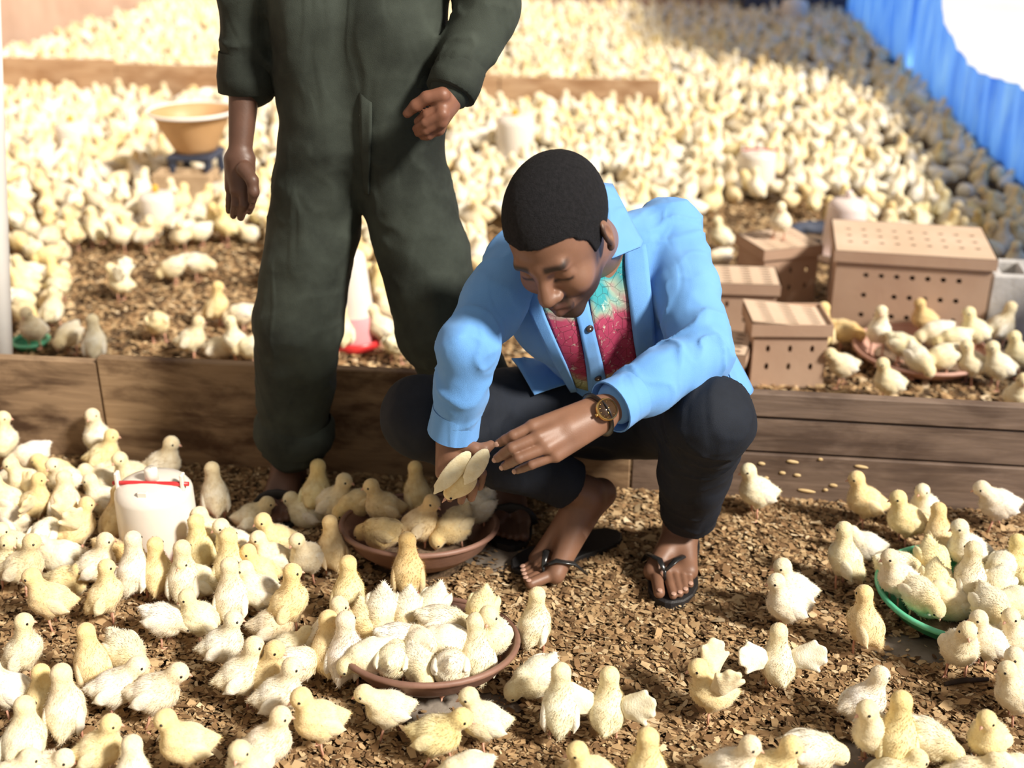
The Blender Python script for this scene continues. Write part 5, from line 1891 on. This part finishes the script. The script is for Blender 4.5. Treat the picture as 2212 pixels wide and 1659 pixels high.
# zone -> list of (body centre x, y in the photo, heading, pose, tint[, base height])
ZONES = {
 'along the boards at the left': [
  (5, 962, 10, 't', 'c'), (72, 978, 200, 'p', 'w'), (215, 952, 258, 't', 'w'), (222, 984, 8, 'a', 'y'), (350, 1008, 0, 'a', 'c')],
 'in the huddle left of drinker': [
  (118, 1018, 180, 's', 'y'), (140, 1036, 245, 'a', 'c'), (220, 1042, 178, 's', 'c'), (232, 1016, 350, 's', 'w'), (286, 1028, 235, 'a', 'c'),
  (18, 1080, 170, 'a', 'c'), (72, 1082, 20, 'v', 'o'), (140, 1085, 95, 'x', 'c'), (226, 1078, 180, 'a', 'w'),
  (20, 1040, 340, 's', 'c'), (60, 1045, 200, 'a', 'c')],
 'in the row left of the drinker': [
  (98, 1150, 85, 'p', 'w'), (165, 1142, 30, 'f', 'y'), (254, 1122, 80, 'x', 'o'), (25, 1186, 268, 'a', 'c'), (8, 1212, 330, 'a', 'c'),
  (48, 1228, 5, 'a', 'g'), (135, 1202, 185, 's', 'w'), (205, 1222, 20, 'a', 'c'), (238, 1190, 340, 'p', 'b'), (30, 1120, 150, 's', 'c')],
 'drinking around the white drinker': [
  (225, 1290, 25, 't', 'y'), (142, 1255, 350, 's', 'y'), (112, 1300, 188, 'a', 'o'), (290, 1243, 78, 't', 'w'), (340, 1242, 92, 't', 'o'),
  (432, 1252, 180, 'l', 'c'), (398, 1262, 88, 't', 'c'), (432, 1196, 110, 't', 'y'), (498, 1240, 92, 't', 'y'), (500, 1302, 90, 't', 'c')],
 'between drinker and brown pan': [
  (465, 1078, 105, 't', 'c'), (466, 1156, 195, 'a', 'c'), (510, 1180, 215, 'a', 'c'), (545, 1117, 15, 's', 'c'), (600, 1168, 210, 'a', 'y'),
  (665, 1108, 172, 's', 'w'), (682, 1072, 80, 'a', 'y'), (720, 1088, 350, 'a', 'c'), (590, 1205, 200, 'a', 'c'), (562, 1228, 205, 'x', 'o'), (565, 1280, 185, 'a', 'w')],
 'by the brown pan under the hand': [
  (666, 1203, 232, 'a', 'c'), (720, 1192, 112, 't', 'o'), (772, 1082, 215, 'p', 'o', 0.02), (832, 1097, 188, 'a', 'o', 0.02), (903, 1072, 115, 't', 'o', 0.02),
  (905, 1135, 25, 'r', 'o', 0.02), (985, 1132, 215, 'b', 'o', 0.02), (1036, 1090, 205, 'b', 'w', 0.03), (828, 1152, 160, 'p', 'b', 0.02), (882, 1246, 92, 't', 'b')],
 'behind the crowded front pan': [
  (622, 1312, 20, 't', 'o'), (752, 1290, 80, 't', 'y'), (588, 1352, 12, 's', 'g'), (712, 1362, 25, 'x', 'c'), (790, 1338, 292, 'b', 'y', 0.02),
  (826, 1318, 268, 'b', 'c', 0.03), (880, 1315, 262, 'b', 'c', 0.03), (935, 1302, 240, 'b', 'c', 0.03), (1042, 1312, 255, 'b', 'y', 0.03)],
 'crowded into the front pan': [
  (1062, 1368, 258, 'x', 'c', 0.03), (950, 1345, 5, 'p', 'c', 0.03), (862, 1380, 8, 'p', 'w', 0.03), (962, 1388, 170, 'p', 'w', 0.03), (800, 1412, 205, 'p', 'w', 0.03),
  (850, 1425, 85, 'p', 'c', 0.03), (902, 1425, 290, 'p', 'c', 0.03), (974, 1442, 92, 'b', 'c', 0.03), (910, 1395, 120, 'p', 'c', 0.03)],
 'left and front of the crowded pan': [
  (1032, 1428, 100, 't', 'w'), (712, 1408, 95, 'x', 'o'), (746, 1428, 78, 't', 'w'), (568, 1455, 345, 'a', 'o'), (632, 1435, 30, 'p', 'c'), (625, 1400, 10, 's', 'c'),
  (600, 1505, 12, 'a', 'w'), (692, 1560, 205, 'a', 'y'), (842, 1528, 190, 'w', 'c'), (1048, 1556, 188, 'a', 'c'), (940, 1590, 352, 'w', 'y')],
 'in the left foreground': [
  (48, 1412, 18, 't', 'c'), (22, 1488, 180, 'a', 'w'), (92, 1512, 100, 'x', 'y'), (142, 1546, 92, 't', 'c'), (200, 1440, 118, 't', 'o'), (268, 1406, 318, 'p', 'c'),
  (246, 1488, 15, 'w', 'w'), (332, 1502, 5, 'w', 'c'), (350, 1334, 355, 'p', 'w'), (432, 1326, 200, 'x', 'c'), (478, 1392, 12, 'a', 'w'), (520, 1462, 20, 'a', 'c')],
 'along the bottom left edge': [
  (50, 1598, 82, 'x', 'c'), (212, 1618, 8, 'a', 'y'), (406, 1610, 200, 'a', 'y'), (575, 1610, 10, 'a', 'c'), (538, 1660, 262, 'a', 'c'), (102, 1665, 350, 's', 'w'), (284, 1690, 90, 'a', 'w'), (20, 1690, 30, 's', 'w')],
 'on the open litter in the middle': [
  (1154, 1354, 65, 't', 'c'), (1162, 1458, 200, 'b', 'w'), (1210, 1538, 86, 't', 'w'), (1312, 1535, 80, 'v', 'c'), (1540, 1495, 190, 'f', 'y'),
  (1715, 1278, 184, 'a', 'w'), (1702, 1308, 184, 'a', 'w'), (1682, 1432, 92, 'v', 'c')],
 'along the bottom edge centre': [
  (1010, 1668, 190, 'p', 'c'), (1282, 1678, 190, 'a', 'y'), (1400, 1690, 100, 't', 'y'), (1578, 1660, 340, 'a', 'w'), (1662, 1672, 350, 'a', 'y'), (1748, 1620, 0, 'p', 'w')],
 'in the right foreground': [
  (1870, 1355, 128, 't', 'o'), (1864, 1518, 18, 'a', 'w'), (1896, 1590, 200, 'a', 'c'), (1936, 1608, 80, 't', 'y'), (2002, 1592, 322, 'p', 'c'), (2136, 1592, 225, 'a', 'y'),
  (1928, 1682, 10, 's', 'c'), (2092, 1680, 355, 's', 'c'), (2200, 1668, 190, 's', 'w'), (2200, 1500, 170, 'a', 'c'), (2205, 1462, 190, 'x', 'w')],
 'crowded at the green pan': [
  (1942, 1252, 192, 'a', 'c', 0.02), (1985, 1278, 300, 'p', 'c', 0.02), (2012, 1298, 10, 's', 'w', 0.02), (2096, 1262, 92, 't', 'c', 0.02), (2022, 1252, 260, 'b', 'y', 0.02),
  (2156, 1265, 240, 'p', 'c', 0.02), (2140, 1312, 280, 'p', 'c', 0.02), (2136, 1385, 178, 'a', 'w'), (2192, 1372, 215, 'a', 'c'), (2072, 1400, 262, 'a', 'c'), (2062, 1302, 185, 's', 'c', 0.02), (2195, 1300, 190, 'p', 'c', 0.02)],
 'near the boards at the right': [
  (1638, 1066, 190, 'a', 'w'), (1872, 1088, 172, 'a', 'o'), (1998, 1092, 225, 'a', 'w'), (1960, 1128, 185, 'a', 'y'), (2158, 1092, 180, 'w', 'w'),
  (1828, 1216, 140, 't', 'c'), (1872, 1178, 170, 's', 'w'), (1930, 1222, 8, 'p', 'c'), (2014, 1212, 275, 'b', 'y'), (2030, 1158, 92, 'a', 'o'), (2092, 1192, 186, 'a', 'w'), (2166, 1222, 225, 'p', 'c'), (2200, 1222, 95, 'x', 'y')],
 'behind the boards near the white post': [
  (262, 612, 178, 'f', 'c'), (340, 698, 100, 'b', 'y'), (466, 668, 5, 't', 'o'), (524, 676, 180, 'p', 'c'), (412, 735, 10, 'a', 'c'), (512, 742, 200, 't', 'c'), (205, 748, 95, 't', 'w'),
  (112, 668, 80, 'x', 'c'), (72, 708, 260, 'x', 'c', 0.02), (150, 722, 250, 'p', 'c'), (376, 576, 190, 'b', 'c'), (424, 568, 0, 'p', 'c'), (60, 602, 170, 'a', 'c'), (118, 596, 10, 's', 'c'), (470, 752, 0, 's', 'c'), (548, 748, 180, 'p', 'c')],
 'near the cone feeder': [
  (785, 545, 200, 'x', 'o'), (742, 722, 95, 't', 'c'), (828, 712, 175, 'a', 'c'), (838, 668, 210, 'a', 'c'), (826, 622, 120, 'x', 'y'), (855, 742, 60, 'p', 'c')],
 'on and behind the terracotta pan': [
  (1820, 715, 345, 'p', 'b'), (1898, 722, 250, 't', 'w', 0.02), (1945, 742, 330, 'p', 'c', 0.02), (1998, 690, 200, 'a', 'b', 0.02), (2026, 722, 190, 'p', 'w', 0.02), (2106, 720, 190, 'a', 'c', 0.02), (2158, 712, 20, 'a', 'c'),
  (1982, 772, 300, 'b', 'c', 0.02), (2040, 770, 200, 'p', 'c', 0.02), (2066, 732, 180, 'p', 'c', 0.02)],
 'in front of the terracotta pan': [
  (2102, 788, 185, 'a', 'c'), (2158, 796, 185, 'a', 'c'), (1822, 790, 190, 'w', 'c'), (1922, 828, 190, 'a', 'c'), (2200, 852, 260, 'x', 'c'), (2205, 770, 180, 'a', 'c'), (1776, 722, 90, 't', 'y')],
 'by the tall pale drinker': [
  (1560, 510, 190, 'x', 'w'), (1555, 560, 200, 'p', 'c'), (2000, 545, 150, 'w', 'g'), (2060, 520, 20, 'a', 'g'), (1905, 520, 200, 'p', 'w'), (2140, 545, 200, 'w', 'w'), (2195, 560, 230, 'x', 'w'), (1950, 500, 10, 'p', 'c')],
}
TAKEN = []
for zone, lst in ZONES.items():
    order = sorted(range(len(lst)), key=lambda i: lst[i][0])
    n = len(lst)
    for rank, i in enumerate(order):
        e = lst[i]
        x, y, hd, ps, tn = e[:5]
        z0 = e[5] if len(e) > 5 else 0.0
        sit = POSE[ps].get('sit')
        w = G(x, y, z0 + (0.032 if sit else 0.066))
        sc = RNG.uniform(0.80, 0.90) * (1.06 if y < 900 else 1.0)
        hd2 = hd + math.degrees(YAW)
        a_, b_ = math.radians(hd2), 0.0
        pos = ORD[rank] + ' from left' if rank < (n + 1) // 2 else (ORD[n - 1 - rank] + ' from right' if rank < n - 1 else 'rightmost')
        if rank == 0: pos = 'leftmost'
        lab = f"{TINT[tn][1]} chick {POSE_TXT[ps]}, {face_txt(hd)}, {pos} of those {zone}"
        words = lab.split()
        if len(words) > 16:
            lab = f"{TINT[tn][1]} chick {POSE_TXT[ps]}, {pos} of those {zone}"
        if len(lab.split()) > 16:
            lab = f"{TINT[tn][1]} chick {POSE_TXT[ps].split()[0]}, {pos} of those {zone}"
        place_chick(w[0], w[1], z0, hd2, ps, tn, sc, lab, 'chicks ' + zone)
        TAKEN.append((w[0], w[1]))
# one chick up on a carton
place_chick(LIDTOP[0], LIDTOP[1], LIDTOP[2], 255, 'x', 'w', 0.85, 'pale chick standing on top of a cardboard carton', 'chicks on cartons')

# ---- crowd behind the boards: nearest ones singly, the rest as one mass
def crowd_ok(X, Y):
    x, y, zc = proj((X, Y, 0.05))
    if x < -500 or x > 2700: return None
    lim = 520 if x < 590 else (600 if x < 1050 else (470 if x < 1560 else (452 if x < 1780 else 540)))
    if x < 130: lim = 690
    if 1540 < x < 1700 and y > 425: return None
    if y > lim: return None
    if 400 < x < 590 and y > 490 + (590 - x) * 0.15: return None
    return x, y, zc
cand = []
cell = 0.074
seen = {}
tries = RNG.uniform(size=(90000, 2))
occl = [(a, b, 0.075) for a, b in TAKEN] + [(a, b, c_ + 0.03) for a, b, c_ in DRINK] + [(a, b, r * 0.75) for a, b, r, z in PANS] + [(a, b, c_ + 0.05) for a, b, c_ in BOXES] + [(BASIN[0], BASIN[1], 0.15), (cb[0], cb[1] + .07, 0.17), (cg[0], cg[1] + 0.09, 0.15)]
for u, v in tries:
    X = XL + 0.1 + u * (XR - 0.16 - XL)
    Y = 2.72 + v * (YB - 0.15 - 2.72)
    if abs(Y - YP2 - 0.014) < 0.06 and X < 0.08: continue
    r = crowd_ok(X, Y)
    if r is None: continue
    dmin = cell * (0.92 + 0.35 * (0.5 + 0.5 * math.sin(X * 2.3 + 1.7 * math.sin(Y * 1.9))))
    k = (int(X / 0.12), int(Y / 0.12))
    bad = False
    for i in (-1, 0, 1):
        for j in (-1, 0, 1):
            for (a, b) in seen.get((k[0] + i, k[1] + j), ()):
                if (a - X) ** 2 + (b - Y) ** 2 < dmin * dmin: bad = True; break
            if bad: break
        if bad: break
    if bad: continue
    if any((a - X) ** 2 + (b - Y) ** 2 < c_ * c_ for a, b, c_ in occl): continue
    seen.setdefault(k, []).append((X, Y))
    cand.append((r[2], X, Y, r[0], r[1]))
cand.sort()
poses_c = 'aatxxsspplrwba'
left_n = 299 - NCH[0]
far = []
crowd_ind = []
used = 0
def hidden(x, y):
    return (585 < x < 735 and y < 800) or (590 < x < 960 and y < 450) or (840 < x < 1010 and 430 < y < 700) or (1010 < x < 1540 and y > 420)
for zc, X, Y, x, y in cand:
    hd = RNG.uniform(0, 360)
    inside = 0 < x < 2212 and y > 0
    if used < left_n and inside and not hidden(x, y):
        ps = poses_c[RNG.integers(len(poses_c))]
        tn = 'cccyowc'[RNG.integers(7)]
        crowd_ind.append((x, y, X, Y, hd, ps, tn))
        used += 1
    else:
        far.append((X, Y, hd))
LMK = [('tan basin', 414, 275), ('hollow block', 395, 400), ('white post', 40, 500), ('small drinker with orange knob', 345, 470), ('hanging dark hand', 520, 440), ('left crowd drinker', 165, 320),
       ('cone feeder', 780, 540), ('crouching man\'s left shoulder', 1560, 430), ('tall pale drinker', 1815, 470), ('drinker with red ring', 1630, 370), ('blue tarpaulin', 2100, 430), ('right edge carton', 2000, 500), ('left litter edge', 200, 520)]
bk = {}
for e in crowd_ind:
    nm = min(LMK, key=lambda l: (l[1] - e[0]) ** 2 + (l[2] - e[1]) ** 2)[0]
    bk.setdefault(nm, []).append(e)
for nm, l in bk.items():
    l.sort()
    n_ = len(l)
    for r_, (x, y, X, Y, hd, ps, tn) in enumerate(l):
        pos = 'leftmost' if r_ == 0 else ('rightmost' if r_ == n_ - 1 else (ORD[r_] + ' from left' if r_ < (n_ + 1) // 2 else ORD[n_ - 1 - r_] + ' from right'))
        place_chick(X, Y, 0, hd, ps, tn, RNG.uniform(0.80, 0.95), f"{TINT[tn][1]} blurred chick, {pos} of the crowd nearest the {nm}", 'crowd chicks nearest the ' + nm)
# far mass: low detail real chicks joined into one mesh
LOW = [build_chick(**{**POSE[k], 'res': 0.010, 'tufts': 0, 'low': True})['VFc'] for k in 'axtsplw']
Vs, Fs, Cs, n = [], [], [], 0
for X, Y, hd in far:
    V, F, c_ = LOW[RNG.integers(len(LOW))]
    sc = RNG.uniform(0.80, 0.98)
    a = math.radians(hd)
    Vs.append((V * sc) @ rotz(a).T + np.array([X, Y, 0]))
    Fs.append(F + n)
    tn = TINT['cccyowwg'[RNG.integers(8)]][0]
    Cs.append(np.clip(c_ * np.array([1.05, 1.07, 1.14]) * np.array(tn) * RNG.uniform(0.93, 1.05), 0, 0.95))  # far chicks whitened in colour to imitate the brighter, washed-out back of the hall
    n += len(V)
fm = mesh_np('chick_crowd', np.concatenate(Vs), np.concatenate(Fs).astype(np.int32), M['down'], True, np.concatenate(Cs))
fo = obj('chick_crowd', fm)
tag(fo, 'dense far crowd of pale chicks filling the back of the hall', 'chicks', kind='stuff')
print('chicks single', NCH[0], 'far', len(far), 'tris', 2 * sum(len(f) for f in Fs))

# ---- the chick in the crouching man's hand: wings beating over his fingers
hb_, w1a, w1b, w2a, w2b = HELD
ht_ = thing('chick', tuple(hb_), 'pale yellow chick held in the crouching man\'s right hand, wings beating', 'chick')
s = SDF(0.03)
dn = unit(w1b - w1a)
s.ell(hb_, (0.032, 0.024, 0.024), np.stack([dn, unit(np.cross(dn, [0, 1, 0])), unit(np.cross(dn, np.cross(dn, [0, 1, 0])))], 1), 0.01)
s.cone(hb_, hb_ + dn * 0.036 + [0, 0, .006], 0.018, 0.0135, 0.01)
V, F = s.mesh(0.0028)
o = part('body', (V, F.astype(np.int32)), M['down'], ht_, col=np.tile(YELL, (len(V), 1)))
o.color = (1, 1, 1, 1)
for a, b in ((w1a, w1b), (w2a, w2b)):
    s = SDF(0.03)
    u = unit(b - a); vv = unit(np.cross(u, CAM - a)); nn = np.cross(u, vv)
    Rw = np.stack([u, vv, nn], 1)
    s.ell(a * 0.55 + b * 0.45, (np.linalg.norm(b - a) * 0.48, 0.017, 0.006), Rw, 0.004)
    s.cone(a * 0.4 + b * 0.6, b, 0.009, 0.002, 0.008)
    s.cone(a * 0.5 + b * 0.5, b - u * 0.012 + vv * 0.008, 0.007, 0.002, 0.006)
    V, F = s.mesh(0.0025)
    o = part('wing', (V, F.astype(np.int32)), M['down'], ht_, col=np.tile(CREAM * 1.03, (len(V), 1)))
    o.color = (1, 1, 0.95, 1)
hq = hb_ + dn * 0.040 + np.array([0, 0, .006])
part('beak', tube([hq + dn * 0.008, hq + dn * 0.020], [0.004, 0.0006], 8), M['beak'], ht_)
for sg in (-1, 1):
    part('eye', sphere(hq + dn * 0.002 + unit(np.cross(dn, [0, 0, 1])) * 0.012 * sg, 0.0026, 10, 6), M['eye'], ht_)

# ================================================================== wood shavings
def chip_mat():
    m, nt, bs = new_mat('wood shavings')
    at = nd(nt, 'ShaderNodeAttribute', attribute_name='Col')
    nt.links.new(at.outputs['Color'], bs.inputs['Base Color'])
    bs.inputs['Roughness'].default_value = 0.85
    bs.inputs['Specular IOR Level'].default_value = 0.25
    return m


def chips(n, xr, yr, size, keep, zamp=0.010):
    rs = np.random.default_rng(int(n))
    X = rs.uniform(*xr, n)
    Y = rs.uniform(*yr, n)
    ok = keep(X, Y)
    X, Y = X[ok], Y[ok]
    n = len(X)
    L = rs.gamma(4, size / 4, n).clip(0.004, 0.032) / 2
    Wd = L * rs.uniform(0.35, 0.75, n)
    a = rs.normal(-0.45, 0.75, n) + np.where(rs.random(n) < 0.3, rs.uniform(0, math.pi, n), 0)
    tx, ty = rs.normal(0, 0.22, n), rs.normal(0, 0.26, n)
    bow = rs.normal(0, 0.16, n)
    base = rs.uniform(0.001, zamp, n)
    def q(u, v, lift):
        x = u * L * np.cos(a) - v * Wd * np.sin(a)
        y = u * L * np.sin(a) + v * Wd * np.cos(a)
        z = base + (u * L) * np.sin(tx) + (v * Wd) * np.sin(ty) + lift * bow * L
        return np.stack([X + x, Y + y, z], 1)
    j = lambda s: rs.normal(0, s, n)
    P = [q(-1 + j(.15), -0.7 + j(.25), 0), q(0 + j(.1), -1 + j(.2), 1), q(1 + j(.15), -0.6 + j(.3), 0), q(1 + j(.15), 0.6 + j(.3), 0), q(0 + j(.1), 1 + j(.2), 1), q(-1 + j(.15), 0.7 + j(.25), 0)]
    V = np.stack(P, 1).reshape(-1, 3)
    i = np.arange(n)[:, None] * 6
    F = np.concatenate([i + np.array([[0, 1, 4, 5]]), i + np.array([[1, 2, 3, 4]])])
    t = rs.beta(1.8, 2.6, n)
    pal = np.array([[0.10, 0.055, 0.026], [0.25, 0.145, 0.068], [0.40, 0.26, 0.13], [0.56, 0.41, 0.235], [0.66, 0.53, 0.36]])
    s = t * 4
    k = np.minimum(s.astype(int), 3)
    c = pal[k] + (pal[k + 1] - pal[k]) * (s - k)[:, None]
    c *= rs.uniform(0.85, 1.1, (n, 1))
    return V, F, np.repeat(c, 6, axis=0)


def keep_front(X, Y):
    k = np.ones(len(X), bool)
    rs = np.random.default_rng(1)
    for cx, cy_, R_, z in PANS: k &= (X - cx) ** 2 + (Y - cy_) ** 2 > (R_ * 0.66) ** 2
    for cx, cy_, rx, ry in BARE:
        d_ = ((X - cx) / rx) ** 2 + ((Y - cy_) / ry) ** 2
        k &= (d_ > 1.0) | (rs.random(len(X)) < 0.06 + 0.4 * np.clip(d_ - 0.4, 0, 1))
    return k


def keep_back(X, Y):
    k = np.ones(len(X), bool)
    for cx, cy_, R_, z in PANS: k &= (X - cx) ** 2 + (Y - cy_) ** 2 > (R_ * 0.66) ** 2
    return k


cm = chip_mat()
V1, F1, C1 = chips(170000, (-2.0, 1.55), (1.15, 2.578), 0.0118, keep_front)
o = obj('wood_shavings', mesh_np('wood_shavings', V1, F1.astype(np.int32), cm, False, C1))
tag(o, 'brown wood shavings covering the floor in front of the boards', 'litter', kind='stuff')
V2, F2, C2 = chips(85000, (-3.6, 1.6), (2.61, 5.2), 0.017, keep_back)
C2 = np.clip(C2 * 1.12, 0, 0.9)
o = obj('wood_shavings', mesh_np('wood_shavings', V2, F2.astype(np.int32), cm, False, C2))
tag(o, 'paler wood shavings on the floor behind the boards', 'litter', kind='stuff')
